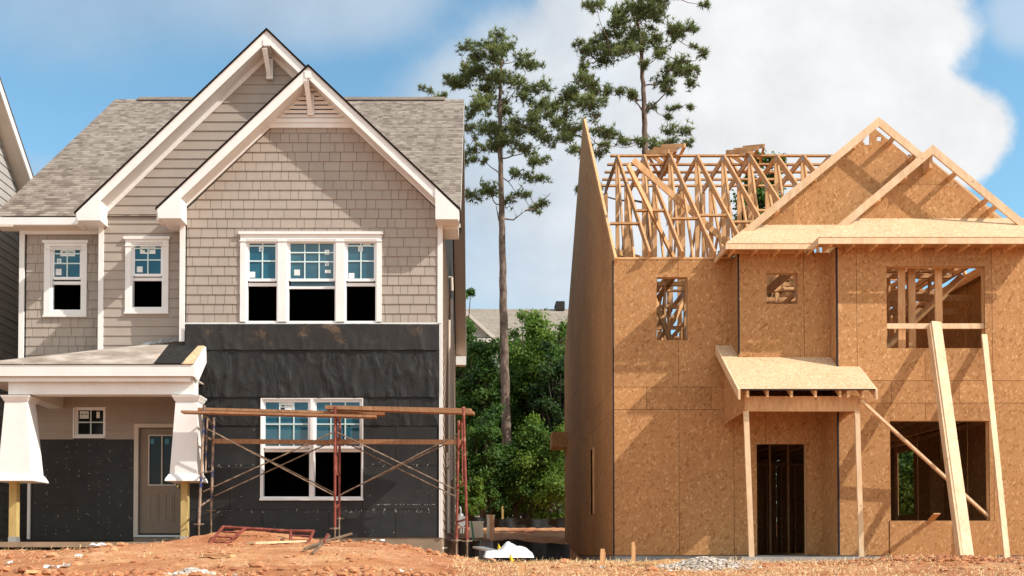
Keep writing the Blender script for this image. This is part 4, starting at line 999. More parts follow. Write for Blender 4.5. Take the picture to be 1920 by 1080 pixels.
# ---- loose cap trusses stacked on top
def capstack(px, py, D, n, rot):
    base = P(px, py, D)
    for k in range(n):
        mb = MB(); a = Vector((-.8, 0, 0)); b = Vector((.8, 0, 0)); c = Vector((0, 0, .5))
        q = Matrix.Rotation(math.radians(62+rot+R.uniform(-4,4)), 3, 'Z')@Matrix.Rotation(math.radians(-52+R.uniform(-4,4)), 3, 'X')
        o = Vector((base.x+R.uniform(-.1,.1)+k*.13, base.y+R.uniform(-.1,.1), TA[1]+.13+k*.035))
        mb.beam(o+q@a, o+q@c, .04, .09); mb.beam(o+q@c, o+q@b, .04, .09); mb.beam(o+q@a, o+q@b, .04, .09); mb.beam(o, o+q@c, .04, .08)
        t = mb.build('cap_truss', M['lumber'], None)
        # standing at its own place
        tag(t, ['lowest','middle','topmost'][k]+' small cap truss of the %s loose pile on the roof ridge' % ('left' if px < 1330 else 'right'), 'roof truss', 'loose cap trusses on the roof')
capstack(1248, 300, 25.0, 3, 25); capstack(1400, 300, 25.0, 3, 20)
# ---- front pent roofs and gables
def slabroof(pts, mat, name, th=.022):
    mb = MB(); n = (Vector(pts[1])-Vector(pts[0])).cross(Vector(pts[2])-Vector(pts[0])).normalized()
    if n.z < 0: n = -n
    mb.prism([Vector(p) for p in pts], -n*th); return fixn(mb.build(name, M[mat], UH))
eb, er_ = 19.08, 18.72
zeb = Z(456,eb); zer = Z(444,er_)
xlb = X(1361,eb,455); xlr = X(1535,er_,448)
g1w, g2w = 19.9, 19.52
zw1, zw2 = Z(421,g1w), Z(409,g2w)
slabroof([(xlb,eb,zeb),(X(1533,eb,455)+.1,eb,zeb),(X(1600,g1w,421),g1w,zw1),(X(1405,g1w,421),g1w,zw1)], 'osb_roof', 'pent_roof')
slabroof([(xlr,er_,zer),(10.35,er_,zer),(10.2,g2w,zw2),(X(1592,g2w,411),g2w,zw2)], 'osb_roof', 'pent_roof')
slabroof([(xlr,er_,zer),(X(1592,g2w,411),g2w,zw2),(X(1600,g1w,421),g1w,zw1-.01),(xlr+.02,g1w-.6,zer)], 'osb_roof', 'pent_roof')
slabroof([(xlb,eb,zeb),(X(1405,g1w,421),g1w,zw1),(X(1392,g1w+.5,440),g1w+.9,zeb+.3),(xlb,g1w+.6,zeb)], 'osb_roof', 'pent_roof')
fm2 = MB()
fm2.box(xlb-.01, xlr-.0, eb-.04, eb-.002, Z(468,eb), zeb-.03, .8); fm2.box(xlr-.02, 10.38, er_-.04, er_-.002, Z(458,er_), zer-.03, .8); fm2.box(xlr-.02, xlr+.02, er_+.0, eb+.3, Z(459,er_), zer-.035, .3)
fm2.box(xlb-.01, xlb+.03, eb, RF+.9, Z(468,eb), zeb-.03, .3)
fixn(fm2.build('pent_fascia', M['lumber_pale'], UH))
x = xlb+.15
while x < 10.3:
    rt_ = MB()
    if x < xlr-.05: rt_.box(x-.02, x+.02, eb, RB-.003, Z(470,eb), zeb-.04, R.random())
    else: rt_.box(x-.02, x+.02, er_, RR_-.003, Z(461,er_), zer-.04, R.random())
    rt_.build('rafter_tail', M['lumber'], UH); x += .406
rt_ = MB(); rt_.box(xlb+.03, xlr-.03, RB-.06, RB-.002, Z(474,RB)-.02, Z(468,RB), .4); rt_.box(xlr+.03, 10.0, RR_-.05, RR_-.002, Z(462,RR_)-.02, Z(456,RR_), .4)
rt_.build('ledger', M['lumber'], UH)
U1 = dict(px=X(1648,19.6,225), pz=Z(219,19.6)); U1['s'] = (U1['pz']-Z(437,19.6))/(U1['px']-X(1385,19.6,437))
U2 = dict(px=X(1749,19.2,275), pz=Z(271,19.2)); U2['s'] = (U2['pz']-Z(420,19.2))/(U2['px']-X(1572,19.2,420))
fy = MB()
for g, D, xe0, xe1 in ((U1,19.6,X(1383,19.6,440),X(1910,19.6,440)), (U2,19.2,X(1566,19.2,424),10.25)):
    for xe in (xe0, xe1): rake(fy, g, xe, D, D+.04, 0, .175)
fixn(fy.build('fly_rafter', M['lumber_pale'], UH))
# gable walls; torn holes near the top of the left one
gw = MB()
def gablewall(g, D, xa, xb, zb0, drop, seams, holes=()):
    reg = [(xa, zb0), (xb, zb0), (xb, g['pz']-g['s']*(xb-g['px'])-drop-.13), (g['px']+.02, g['pz']-drop-.1), (xa, g['pz']-g['s']*(g['px']-xa)-drop)]
    if reg[2][1] < zb0:
        xr2 = g['px']+(g['pz']-drop-.13-zb0)/g['s']; xl2 = g['px']-(g['pz']-drop-zb0)/g['s']; reg = [(max(xa,xl2), zb0), (min(xb,xr2), zb0), (g['px']+.03, g['pz']-drop-.12), (g['px'], g['pz']-drop-.1)]
    panels(gw, seams, [reg], list(holes), mfront(D), og)
hx, hz = X(1625,20,262), Z(262,20); hx2 = X(1650,20,262)
hx, hz = X(1625,g1w,262), Z(262,g1w); hx2 = X(1650,g1w,262)
holes = [(hx-.045,hx+.045,hz-.10,hz+.06),(hx-.02,hx+.05,hz+.06,hz+.11),(hx-.07,hx-.045,hz-.06,hz-.0),(hx2-.06,hx2+.02,hz-.03,hz+.05),(hx2+.02,hx2+.05,hz-.0,hz+.03)]
gablewall(U1, g1w, 3, 11, zw1-.1, -.02, [(3,X(1490,g1w)-.004,0,20),(X(1490,g1w)+.004,11,0,20)], holes)
gablewall(U2, g2w, 4, 12, zw2-.1, -.0, [(4,X(1618,g2w),0,Z(346,g2w)-.004),(X(1618,g2w)+.008,X(1864,g2w),0,Z(346,g2w)-.004),(X(1864,g2w)+.008,12,0,Z(346,g2w)-.004),(4,12,Z(346,g2w)+.004,20)])
gw.build('gable_sheathing', M['osb'], UH)
gf = MB(); 
for g, D in ((U1,g1w),(U2,g2w)):   # framing on the back of each gable wall
    for k in range(-6,7):
        x = g['px']+.61*k+.2; zz = g['pz']-g['s']*abs(x-g['px'])-.10
        if zz > zw1+.1 and x < 10: gf.box(x-.02, x+.02, D+.003, D+.09, zw1-.1, zz, R.random())
gf.build('gable_framing', M['lumber'], UH)
def look(g, D, Dw, px, py):
    c = P(px, py, D); x = c.x; z = g['pz']-g['s']*abs(x-g['px'])-.12
    lo = MB(); lo.box(x-.02, x+.02, D+.041, Dw+.3, z-.09, z-.0, R.random()); lo.build('lookout', M['lumber'], UH)
for px in (1676, 1716): look(U1,19.6,g1w,px,250)
for px in (1793, 1852, 1868): look(U2,19.2,g2w,px,320)
look(U1,19.6,g1w,1604,250); look(U1,19.6,g1w,1530,250); look(U1,19.6,g1w,1460,250); look(U2,19.2,g2w,1700,250); look(U2,19.2,g2w,1650,250)
lo = MB(); lo.box(U2['px']-.05, U2['px']+.01, 19.241, g2w+.2, U2['pz']-.42, U2['pz']-.14, .3)
lo.build('lookout', M['lumber'], UH)
# ---- small entry porch
q = {}
A = P(1388,729.5,18.28); B2 = P(1641,729.5,18.28); C2 = P(1612,689,RR_-.014); E2 = P(1566,686,RR_-.014)
rs = (P(1387,648,RF).z-A.z)/(RF-18.28); zz = lambda y: A.z+rs*(y-18.28)
xa, xb = A.x, B2.x
slabroof([(xa,18.28,zz(18.28)),(xb,18.28,zz(18.28)),(xb,RR_-.014,zz(RR_)),(xa,RR_-.014,zz(RR_))], 'osb_roof', 'porch_roof')
slabroof([(xa,RR_-.014,zz(RR_)),(ur-.004,RR_-.014,zz(RR_)),(ur-.004,RB-.014,zz(RB)),(xa,RB-.014,zz(RB))], 'osb_roof', 'porch_roof')
slabroof([(xa,RB-.014,zz(RB)),(ub-.004,RB-.014,zz(RB)),(ub-.004,RF-.014,zz(RF)),(xa,RF-.014,zz(RF))], 'osb_roof', 'porch_roof')
pr = MB(); pr.prism([(xa-.04,18.26,zz(18.26)-.17),(xa-.04,RF-.02,zz(RF)-.17),(xa-.04,RF-.02,zz(RF)+.0),(xa-.04,18.26,zz(18.26)+.0)], (.038,0,0)); fixn(pr.build('porch_bargeboard', M['lumber_pale'], UH)); pr = MB(); pr.prism([(xb+.0,18.26,zz(18.26)-.17),(xb,RR_-.02,zz(RR_)-.17),(xb,RR_-.02,zz(RR_)),(xb,18.26,zz(18.26))], (.038,0,0))
fixn(pr.build('porch_bargeboard', M['lumber_pale'], UH))
eg = MB(); eg.box(xa, xb, 18.262, 18.275, zz(18.28)-.022, zz(18.28)+.002); eg.build('porch_roof_edge', M['edge'], UH)
for px in (1404,1441,1486,1531,1577,1592,1620):
    pr = MB(); x = X(px,18.3,735); pr.prism([(x-.035,18.30,zz(18.30)-.15),(x-.035,RR_,zz(RR_)-.16),(x-.035,RR_,zz(RR_)-.026),(x-.035,18.30,zz(18.30)-.026)], (.04,0,0), R.random()); fixn(pr.build('porch_rafter', M['lumber'], UH))
pr = MB(); bx0, bx1 = X(1400,18.5,757), X(1612,18.5,757); bz0, bz1 = Z(771,18.5), Z(743,18.5)
pr.box(bx0, bx1, 18.5, 18.58, bz0, bz1, .5); pr.box(bx0-.04, bx0-.001, 18.48, RF-.02, bz0, bz1+.04, .2); pr.box(bx1-.08, bx1, 18.581, RR_-.01, bz0, bz1, .2); pr.build('porch_beam', M['lumber'], UH)
pr = MB(); xs_ = 4.70; pr.prism([(xs_-.03,18.5,bz0),(xs_-.03,RF-.02,bz0-.06),(xs_-.03,RF-.02,zz(RF)-.03),(xs_-.03,18.5,zz(18.5)-.03)], (.012,0,0)); pr.box(bx0, bx1, 18.6, RF-.02, bz1+.01, bz1+.02)
fixn(pr.build('porch_side_board', M['osb'], UH))
pr = MB(); pr.beam(P(1399,770,18.5)+Vector((0,.02,0)), P(1410,1051,18.5)+Vector((0,.02,0)), .09, .05, up=(0,1,0), tone=.6); fixn(pr.build('porch_post', M['lumber_pale'], UH))
pr = MB(); pr.beam(P(1607.5,770,18.5)+Vector((0,.02,0)), P(1616,1050,18.5)+Vector((0,.02,0)), .085, .05, up=(0,1,0), tone=.5); fixn(pr.build('porch_post', M['lumber_pale'], UH))
pr = MB(); pr.box(X(1388,18.2), X(1665,18.2), 18.15, RF+.01, CZ-.30, Z(1044,18.15)); pr.box(X(1330,18.9), X(1392,18.9), 18.7, 19.9, CZ-.3, Z(1042,18.9)-.02); pr.build('porch_slab', M['concrete'], UH)
pr = MB(); pr.beam(P(1613,750,18.45), P(1858,973,RR_+.1), .04, .088, up=(0,1,0), tone=.9); fixn(pr.build('diagonal_brace', M['lumber_pale'], UH))
# far left rear roof stub, window frame of the side wall
pr = MB(); y=30.2; pr.box(ux0-.42, ux0-.013, y, y+.9, Z(838,y), Z(810,y)); pr.build('rear_roof_return', M['osb'], UH)
pr = MB(); pr.box(ux0-.05, ux0+.1, s_win[0], s_win[0]+.04, s_win[2], s_win[3]); pr.build('side_window_frame', M['lumber'], UH)
pr = MB(); c = P(1753,968,RR_-.1); pr.beam(P(1745,976,RR_), P(1757,963,RR_-.35), .11, .02, up=(0,0,1)); pr.build('strap_board', M['lumber'], UH)
# leaning boards
def loose(name, mb, mat, label, cat, group=None, smooth=False, kind=None, loc=None):
    o = mb.build(name, M[mat], None, smooth=smooth, loc=loc); tag(o, label, cat, group, kind); return o
mb = MB(); a = P(1755,604,RR_-.02); b = P(1821,1085,16.9); mb.beam(a, b, .17, .045, up=(0,1,0), tone=.95); mb.beam(a+Vector((-.10,.05,-.05)), b+Vector((-.11,.05,.0)), .045, .14, up=(0,1,0), tone=.4); 
loose('timber_prop', fixn_ := mb, 'lumber_pale', 'wide double plank leaning from the upper window to the soil', 'plank', loc=b)
mb = MB(); a = P(1845,628,RR_-.02); b = P(1888,1047,17.5); mb.beam(a, b, .095, .045, up=(0,1,0), tone=.9)
loose('timber_prop', mb, 'lumber_pale', 'narrow board propped beside the right edge of the upper window', 'plank', loc=b)
mb = MB(); mb.tube([P(1791,975,RR_-.03), P(1799,1000,RR_-.06), P(1803,1030,RR_-.08), P(1804,1052,RR_-.08)], .016)
loose('white_conduit', mb, 'plastic_white', 'thin white conduit hanging from the sill of the lower window', 'pipe')
mb = MB(); mb.tube([P(1803.5,1050,RR_-.08), P(1804,1068,RR_-.08)], .032); loose('black_sleeve', mb, 'edge', 'black pipe sleeve in the ground below the white conduit', 'pipe')

# ---------------------------------------------------------------- neighbour at the left edge
NH = empty('neighbour_house', (-9.75, 22, CZ), 'grey lap sided house cut off by the left edge', 'house')
nxw = -9.95; nr_d = 20.6; ez = Z(180, 21.5)+.0
nsl = (P(2,190,0+2000*9.62/889).z - P(55,340,2000*9.62/836).z)/((2000*9.62/836)-(2000*9.62/889))
y2 = 2000*9.62/836; z2 = P(55,340,y2).z
nridge = y2-1.9; zr_ = z2+nsl*1.9; yb = y2+.12; 
nreg = [(16.0,CZ-.2),(31.0,CZ-.2),(31.0,z2-nsl*(31-y2)-.25) if z2-nsl*(31-y2) > CZ else (31.0,CZ+5), (y2+1.6,z2-nsl*1.6-.25),(nridge,zr_-.25),(16.0,zr_-.25-nsl*(nridge-16.0))]
nreg = [(16.0,CZ-.2),(30,CZ-.2),(30,CZ+.5),(nridge,zr_-.22),(16.0,zr_-.22-nsl*(nridge-16.0))] if False else [(14.5,CZ-.2),(26.6,CZ-.2),(26.6,zr_-.22-nsl*(26.6-nridge)),(nridge,zr_-.22),(14.5,zr_-.22-nsl*(nridge-14.5))]
mb = MB(); panels(mb, lap_rects(14.5,26.6,CZ+.25,zr_), [nreg], [], mright(nxw), lapoff, .02); mb.build('lap_siding', M['grey_siding'], NH)
mb = MB(); mb.prism([(nxw-.01,a,b) for a,b in nreg], (-4,0,0)); fixn(mb.build('wall', M['dark_backing'], NH))
mb = MB(); xo = -9.62
mb.prism([(xo,nridge,zr_),(xo,26.9,zr_-nsl*(26.9-nridge)),(xo,26.9,zr_-nsl*(26.9-nridge)-.2),(xo,nridge,zr_-.2),(xo,14,zr_-nsl*(nridge-14)-.2),(xo,14,zr_-nsl*(nridge-14))], (.03,0,0)); fixn(mb.build('side_rake_board', M['trim'], NH))
mb = MB(); mb.prism([(xo,nridge,zr_-.16),(xo,26.9,zr_-nsl*(26.9-nridge)-.16),(xo,26.9,zr_-nsl*(26.9-nridge)-.19),(xo,nridge,zr_-.19)], (nxw-xo,0,0)); fixn(mb.build('soffit', M['trim_dull'], NH))
mb = MB()
for a, b in ((14,nridge),(26.9,nridge)):
    pts = [(xo+.045,a,zr_-nsl*abs(nridge-a)+.03),(xo+.045,nridge,zr_+.03),(-14,nridge,zr_+.03),(-14,a,zr_-nsl*abs(nridge-a)+.03)]; plane_roof(mb, pts, [(p[0],p[1]*1.2) for p in pts], .05)
mb.build('roof', M['shingles'], NH)
wz = [Z(870,22), Z(795,22)]
mb = MB(); mb.box(nxw+.025,nxw+.06,20.9,21.9,wz[0],wz[1]); fr_ = mb.build('window', M['trim_dull'], NH); 
mb = MB(); mb.box(nxw+.061,nxw+.065,21.0,21.8,wz[0]+.1,wz[1]-.1); mb.build('pane', M['darkglass'], fr_)

# ---------------------------------------------------------------- house far behind the wood
BH = empty('distant_house', (X(960,62), 62, CZ+2), 'far tan roofed house glimpsed above the trees between the lots', 'house')
D = 62; bx = lambda p: X(p, D, 600)
mb = MB(); mb.box(bx(870), bx(1120), D, D+9, CZ+1.5, Z(640,D)); 
gpts = [P(868,646,D-1), P(938,640,D-1), P(877,588,D-1)]
mb.prism([P(820,636,D-.5), P(932,636,D-.5), P(876,590,D-.5)], (0,2,0)); mb.box(bx(830), bx(935), D-.5, D, CZ+1.5, Z(636,D)); m = paint('far_siding', (.40,.37,.34), .05, .7, .1); M['farsid'] = m; fixn(mb.build('wall', m, BH))
mb = MB(); pts = [P(868,640,D-.6), P(1130,636,D-.6), P(1130,580,D+6), P(868,579,D+6)]; pts = [Vector(p) for p in pts]; plane_roof(mb, pts, [(p.x,(p.y-D)*1.3) for p in pts], .2)
mb.build('roof', M['far_shingles'], BH)
mb = MB()
for a, b in (((876,583),(938,640)), ((876,583),(814,640))): mb.prism([P(a[0],a[1],D-1), P(b[0],b[1],D-1), P(b[0],b[1]+7,D-1), P(a[0],a[1]+8,D-1)], (0,2,0))
mb.prism([P(820,634,D-1.2), P(936,634,D-1.2), P(936,642,D-1.2), P(820,642,D-1.2)], (0,.6,0)); fixn(mb.build('rake_board', M['trim_dull'], BH))
mb = MB(); mb.box(bx(893), bx(918), D-.56, D-.5, Z(690,D), Z(660,D)); mb.build('window', M['darkglass'], BH)
mb = MB(); mb.box(bx(1056), bx(1074), D+5.5, D+7, Z(584,D+6), Z(568,D+6)); mb.build('chimney', M['dark_backing'], BH)
# ---------------------------------------------------------------- trees
def tuft(mb, c, r, tone, n=13, w=.030):
    # a spray of long needles
    ax = Vector((R.gauss(0,1), R.gauss(0,1), R.gauss(.5,.9))).normalized()
    for k in range(n):
        d = (ax*.45+Vector((R.gauss(0,1), R.gauss(0,1), R.gauss(0,1))).normalized()*.85).normalized()
        s = d.cross(Vector((R.random()-.5, R.random()-.5, R.random()-.5))).normalized()*w*.5
        e = c+d*r*R.uniform(.75,1.15)
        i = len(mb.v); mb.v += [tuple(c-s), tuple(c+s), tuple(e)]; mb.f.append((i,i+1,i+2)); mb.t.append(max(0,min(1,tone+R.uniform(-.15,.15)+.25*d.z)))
def pine(name, D, trunk, clumps, label, rbase, scale, ox, base_y, dens=1.0, cat='tree', dead=()):
    """trunk: [(px,py)] in photograph pixels, clumps: [(px,py,r)]"""
    tp_ = [P(a, b, D) for a, b in trunk]; base = tp_[0].copy()
    t = empty(name, base, label, cat)
    fo = MB(); wd = MB(); n = len(tp_)
    H = tp_[-1].z-tp_[0].z
    rad = [rbase*(1-.86*((p.z-base.z)/H)**1.25)+.012 for p in tp_]
    fine = []; fr = []
    for i in range(n-1):
        for k in range(6):
            f = k/6; fine.append(tp_[i].lerp(tp_[i+1], f)+Vector((R.uniform(-.02,.02), R.uniform(-.02,.02), 0))); fr.append(rad[i]+(rad[i+1]-rad[i])*f)
    fine.append(tp_[-1]); fr.append(rad[-1]); fine[0] = tp_[0]-Vector((0,0,.6))
    tk = MB(); tk.tube(fine, fr, 10)
    def trunk_at(z):
        for i in range(len(fine)-1):
            if fine[i].z <= z <= fine[i+1].z:
                f = (z-fine[i].z)/(fine[i+1].z-fine[i].z); return fine[i].lerp(fine[i+1], f), fr[i]
        return (fine[-1], fr[-1]) if z > base.z else (fine[0], fr[0])
    cl = []
    for (px, py, r) in clumps:
        c = P(px, py, D); tx = trunk_at(c.z)[0].x; dx = abs(c.x-tx); rr = r*D/F
        c.y += R.uniform(-1,1)*(dx*.55+.9); cl.append((dx, c, rr))
    for dx, c, rr in list(cl):
        for k in range(2):
            q = c+Vector((R.uniform(-1.3,1.3)*rr, R.uniform(-1.5,1.5)*rr, R.uniform(-.7,.7)*rr)); cl.append((dx+.2, q, rr*R.uniform(.35,.65)))
    cl.sort(key=lambda q: q[0])
    nodes = []
    for dx, c, rr in cl:
        hd = math.hypot(c.x-trunk_at(c.z)[0].x, c.y-D)
        z0 = max(c.z-.42*hd, base.z+H*.45); tpnt, tr_ = trunk_at(z0)
        best = ((c-tpnt).length*.75, tpnt, min(tr_*.4, .02+.012*(c-tpnt).length)) 
        for (q, qr) in nodes:
            if q.z > c.z+.5: continue
            d = (c-q).length
            if d < best[0]: best = (d, q, qr*.75)
        a = best[1]; mid = a.lerp(c, .5)+Vector((R.uniform(-.15,.15), R.uniform(-.15,.15), -.06*(c-a).length+R.uniform(-.12,.12)))
        m1 = a.lerp(mid, .5)+Vector((R.uniform(-.08,.08),0,R.uniform(-.08,.08))); m2 = mid.lerp(c, .5)+Vector((R.uniform(-.08,.08),0,R.uniform(-.1,.05)))
        r0 = max(best[2], .016); wd.tube([a, m1, mid, m2, c], [r0, r0*.85, r0*.75, r0*.6, r0*.4], 5, cap=False)
        nodes.append((c, r0*.6)); nodes.append((mid, r0*.75))
        # twigs with tufts
        nt_ = max(6, int(dens*66*rr*rr/.16)); shade = R.uniform(.3,.6)
        for k in range(nt_):
            d = Vector((R.gauss(0,1), R.gauss(0,1), R.gauss(0,.62)))
            d = d.normalized()*R.random()**.55*rr*(1.6 if R.random() < .3 else 1.05); p = c+d+Vector((0,0,.05))
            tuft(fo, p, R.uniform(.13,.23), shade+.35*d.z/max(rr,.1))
            if R.random() < .16: wd.tube([c+d*.1, p], [.012,.007], 3, cap=False)
    for (a, b) in dead:
        pa = P(*a, D); pb = P(*b, D); pm = pa.lerp(pb,.5)+Vector((0,.2,-.15)); wd.tube([pa,pm,pb],[.04,.03,.01],5,cap=False)
        for k in range(3): q = pm.lerp(pb,R.random()); wd.tube([q,q+Vector((R.uniform(-.3,.3),R.uniform(-.3,.3),R.uniform(0,.4)))],[.012,.004],3,cap=False)
    tk.build('trunk', M['pinebark'], t, smooth=True); wd.build('branches', M['pinebark'], t, smooth=True); fo.build('crown', M['needles'], t)
    return t
z7 = lambda L: [(780+a/2.25, b/2.25, r/2.25) for a, b, r in L]
c1 = z7([(350,185,30),(320,215,38),(390,215,36),(280,215,25),(440,240,32),(500,275,26),(470,300,30),(340,265,46),(400,290,42),(260,260,42),(210,270,28),(190,315,40),(150,340,28),(240,330,44),(150,380,24),(300,340,46),(200,370,36),(340,350,40),(280,400,36),(480,410,34),(540,380,32),(430,400,26),(560,430,32),(600,420,24),(520,460,34),(300,440,36),(440,450,26),(610,460,24),(560,500,30),(640,440,14),(500,510,34),(370,450,36),(260,500,36),(220,520,32),(300,500,42),(340,540,46),(400,530,36),(450,540,40),(520,560,36),(580,590,32),(620,620,26),(640,560,20),(660,600,18),(230,580,28),(360,590,46),(420,590,36),(470,620,34),(540,640,32),(230,640,28),(280,650,22),(210,680,22),(440,660,28),(500,690,28),(540,670,22),(240,720,18),(290,700,16),(420,720,28),(480,740,28),(530,745,24),(240,800,26),(290,800,32),(320,832,32),(230,830,22),(440,790,22),(400,850,22),(500,860,22),(520,890,24),(470,830,18),(370,400,30),(320,300,34),(250,290,30),(480,560,26),(330,620,30)])
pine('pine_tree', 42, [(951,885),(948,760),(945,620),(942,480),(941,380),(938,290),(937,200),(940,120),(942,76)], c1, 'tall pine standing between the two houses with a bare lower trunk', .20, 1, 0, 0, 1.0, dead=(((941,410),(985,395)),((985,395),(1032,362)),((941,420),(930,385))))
c2 = z7([(920,10,56),(870,20,36),(980,20,38),(870,70,42),(940,80,50),(1010,70,38),(720,80,20),(740,115,32),(780,90,32),(820,110,42),(760,160,32),(720,190,26),(690,190,18),(800,180,40),(860,140,46),(920,150,46),(1000,130,38),(1050,60,24),(1090,110,32),(1130,60,28),(1120,110,30),(1170,90,32),(1200,80,18),(1225,90,13),(1060,170,28),(1000,190,36),(880,210,36),(800,240,28),(720,230,28),(730,290,36),(680,300,32),(640,320,26),(660,360,36),(700,370,36),(750,330,30),(830,300,26),(890,280,26),(1140,220,32),(1180,240,36),(1215,260,24),(1150,280,28),(1090,270,32),(1050,310,34),(1100,330,26),(1170,310,22),(1010,290,28),(680,400,32),(760,400,32),(810,380,26),(860,400,22),(1090,350,22),(1060,400,22),(1100,440,20),(1160,440,13),(1080,465,13),(920,400,26),(900,450,22),(1000,420,22),(640,480,28),(690,500,32),(640,520,28),(720,520,42),(780,500,28),(680,550,38),(740,560,38),(790,590,32),(830,600,28),(870,620,22),(780,620,28),(1010,600,28),(1050,590,26),(1100,560,28),(1150,540,28),(1180,550,22),(1100,640,22),(1020,640,18),(650,730,13),(770,690,13),(750,740,14),(940,640,22),(700,725,10),(780,760,12),(950,220,30),(960,300,22),(960,40,36),(960,110,36)])
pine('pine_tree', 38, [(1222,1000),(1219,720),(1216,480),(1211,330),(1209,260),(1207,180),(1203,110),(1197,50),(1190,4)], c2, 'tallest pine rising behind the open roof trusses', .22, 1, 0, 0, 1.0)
c3 = [(795,184,7),(808,180,8),(820,180,8),(832,178,8),(845,186,7),(818,190,12),(800,195,10),(835,196,12),(820,210,16)]
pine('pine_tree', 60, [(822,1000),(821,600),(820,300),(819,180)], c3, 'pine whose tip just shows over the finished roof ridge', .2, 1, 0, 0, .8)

def leaftree(name, base, H, crown, label, mat, nleaf, leaf=.13, group=None, trunk_r=.12, cat='tree', lumps=26, flat=1.0):
    """crown: (cz_frac, rx, rz) ; leaves set on many separate lumps spread through the crown"""
    base = Vector(base); t = empty(name, base, label, cat, group)
    czf, rx, rz = crown; c = base+Vector((0,0,H*czf)); fo = MB(); wd = MB(); tk = MB()
    tk.tube([base-Vector((0,0,.4)), base+Vector((R.uniform(-.2,.2),0,H*.35)), base+Vector((R.uniform(-.3,.3),0,H*.7)), c+Vector((0,0,rz*.7))], [trunk_r, trunk_r*.8, trunk_r*.5, .02], 7)
    L = []; lumps = int(lumps*2.3)
    for i in range(lumps):
        d = Vector((R.gauss(0,1), R.gauss(0,1), R.gauss(0,1))).normalized()*(R.random()**.55)
        p = c+Vector((d.x*rx, d.y*rx, d.z*rz)); r = R.uniform(.16,.34)*min(rx,rz)*(1.1-.35*abs(d.z)); L.append((p, r, R.uniform(.15,.75)))
        a = base+Vector((0,0,max(.3,(p.z-base.z)*.55))); wd.tube([a, a.lerp(p,.5)+Vector((0,0,-.1)), p], [trunk_r*.3, trunk_r*.2, .012], 4, cap=False)
    tot = sum(r*r for _, r, _ in L)
    for p, r, tn in L:
        for k in range(int(nleaf*r*r/tot)):
            d = Vector((R.gauss(0,1), R.gauss(0,1), R.gauss(0,.8))).normalized()*(R.random()**.42)*r*R.uniform(.55,1.7)
            q = p+d; nn = (Vector((R.gauss(0,.7), R.gauss(0,.7)-.25, .55+R.gauss(0,.5)))+d.normalized()*.5).normalized()
            a = nn.cross(Vector((R.random()-.5,R.random()-.5,R.random()-.5))).normalized(); b = nn.cross(a)
            s = leaf*R.uniform(.6,1.15)
            i = len(fo.v); fo.v += [tuple(q-a*s*.5), tuple(q+b*s*.32), tuple(q+a*s*.5), tuple(q-b*s*.32)]; fo.f.append((i,i+1,i+2,i+3)); fo.t.append(max(0,min(1,tn+R.uniform(-.25,.25))))
    tk.build('trunk', M['bark'], t, smooth=True); wd.build('branches', M['bark'], t); fo.build('crown', M[mat], t); return t
def lt(px, pybase, pytop, D, w_px, label, mat='leaves', n=9000, czf=.55, name='broadleaf_tree', leaf=.15, cat='tree', lumps=30, group='trees of the wood behind the lots'):
    x = X(px, D, 800); zb_ = G_(x, D)-.1; zt_ = Z(pytop-22, D); H = zt_-zb_; rx = w_px*D/F/2; rz = H*(1-czf)
    leaftree(name, (x, D, zb_), H, (czf, rx, rz), label, mat, int(n*2.3), leaf, group, .05+.012*H, cat, lumps)
lt(1018, 975, 574, 44, 130, 'bright topped tree against the house corner, tallest between the houses', 'leaves_light', 14000, .62, lumps=46)
lt(968, 975, 650, 46, 130, 'mid green tree directly behind the bare pine trunk', 'leaves', 12000, .55, lumps=40)
lt(905, 975, 640, 43, 120, 'tree beside the finished house whose top covers the distant gable', 'leaves', 13000, .55, lumps=44)
lt(884, 975, 610, 45, 90, 'tree close behind the finished house rear corner', 'leaves', 9000, .55, lumps=34)
lt(985, 975, 600, 47, 120, 'light green tree right of the pine trunk', 'leaves_light', 9000, .6, lumps=34)
lt(868, 975, 520, 47, 60, 'tree mostly hidden by the finished house, leaves poking past its roof edge', 'leaves', 7000, .62, lumps=26)
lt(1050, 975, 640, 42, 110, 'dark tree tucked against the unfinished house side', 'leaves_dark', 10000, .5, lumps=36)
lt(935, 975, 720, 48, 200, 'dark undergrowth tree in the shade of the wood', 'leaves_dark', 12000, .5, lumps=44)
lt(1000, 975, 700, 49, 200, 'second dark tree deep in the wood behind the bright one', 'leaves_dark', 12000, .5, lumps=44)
lt(1020, 978, 800, 38.5, 130, 'light green bush at the foot of the wood on the right', 'leaves_light', 9000, .5, 'bush', .12, 'bush', 30, 'bushes along the silt fence')
lt(960, 978, 850, 38.7, 90, 'low green bush in front of the pine trunk base', 'leaves', 6000, .5, 'bush', .12, 'bush', 22, 'bushes along the silt fence')
lt(905, 978, 770, 38.3, 110, 'leafy bush left of the pine trunk', 'leaves', 8000, .5, 'bush', .12, 'bush', 28, 'bushes along the silt fence')
lt(880, 978, 900, 36.5, 60, 'yellow green bush behind the gas meter', 'leaves_light', 3500, .5, 'bush', .11, 'bush', 16, 'bushes along the silt fence')
lt(1440, 975, 292, 40, 110, 'tall leafy tree seen through the open roof trusses', 'leaves', 12000, .74, leaf=.17, lumps=50)
lt(1430, 975, 372, 41, 200, 'shorter tree spreading behind the roof trusses', 'leaves', 12000, .62, leaf=.17, lumps=44)
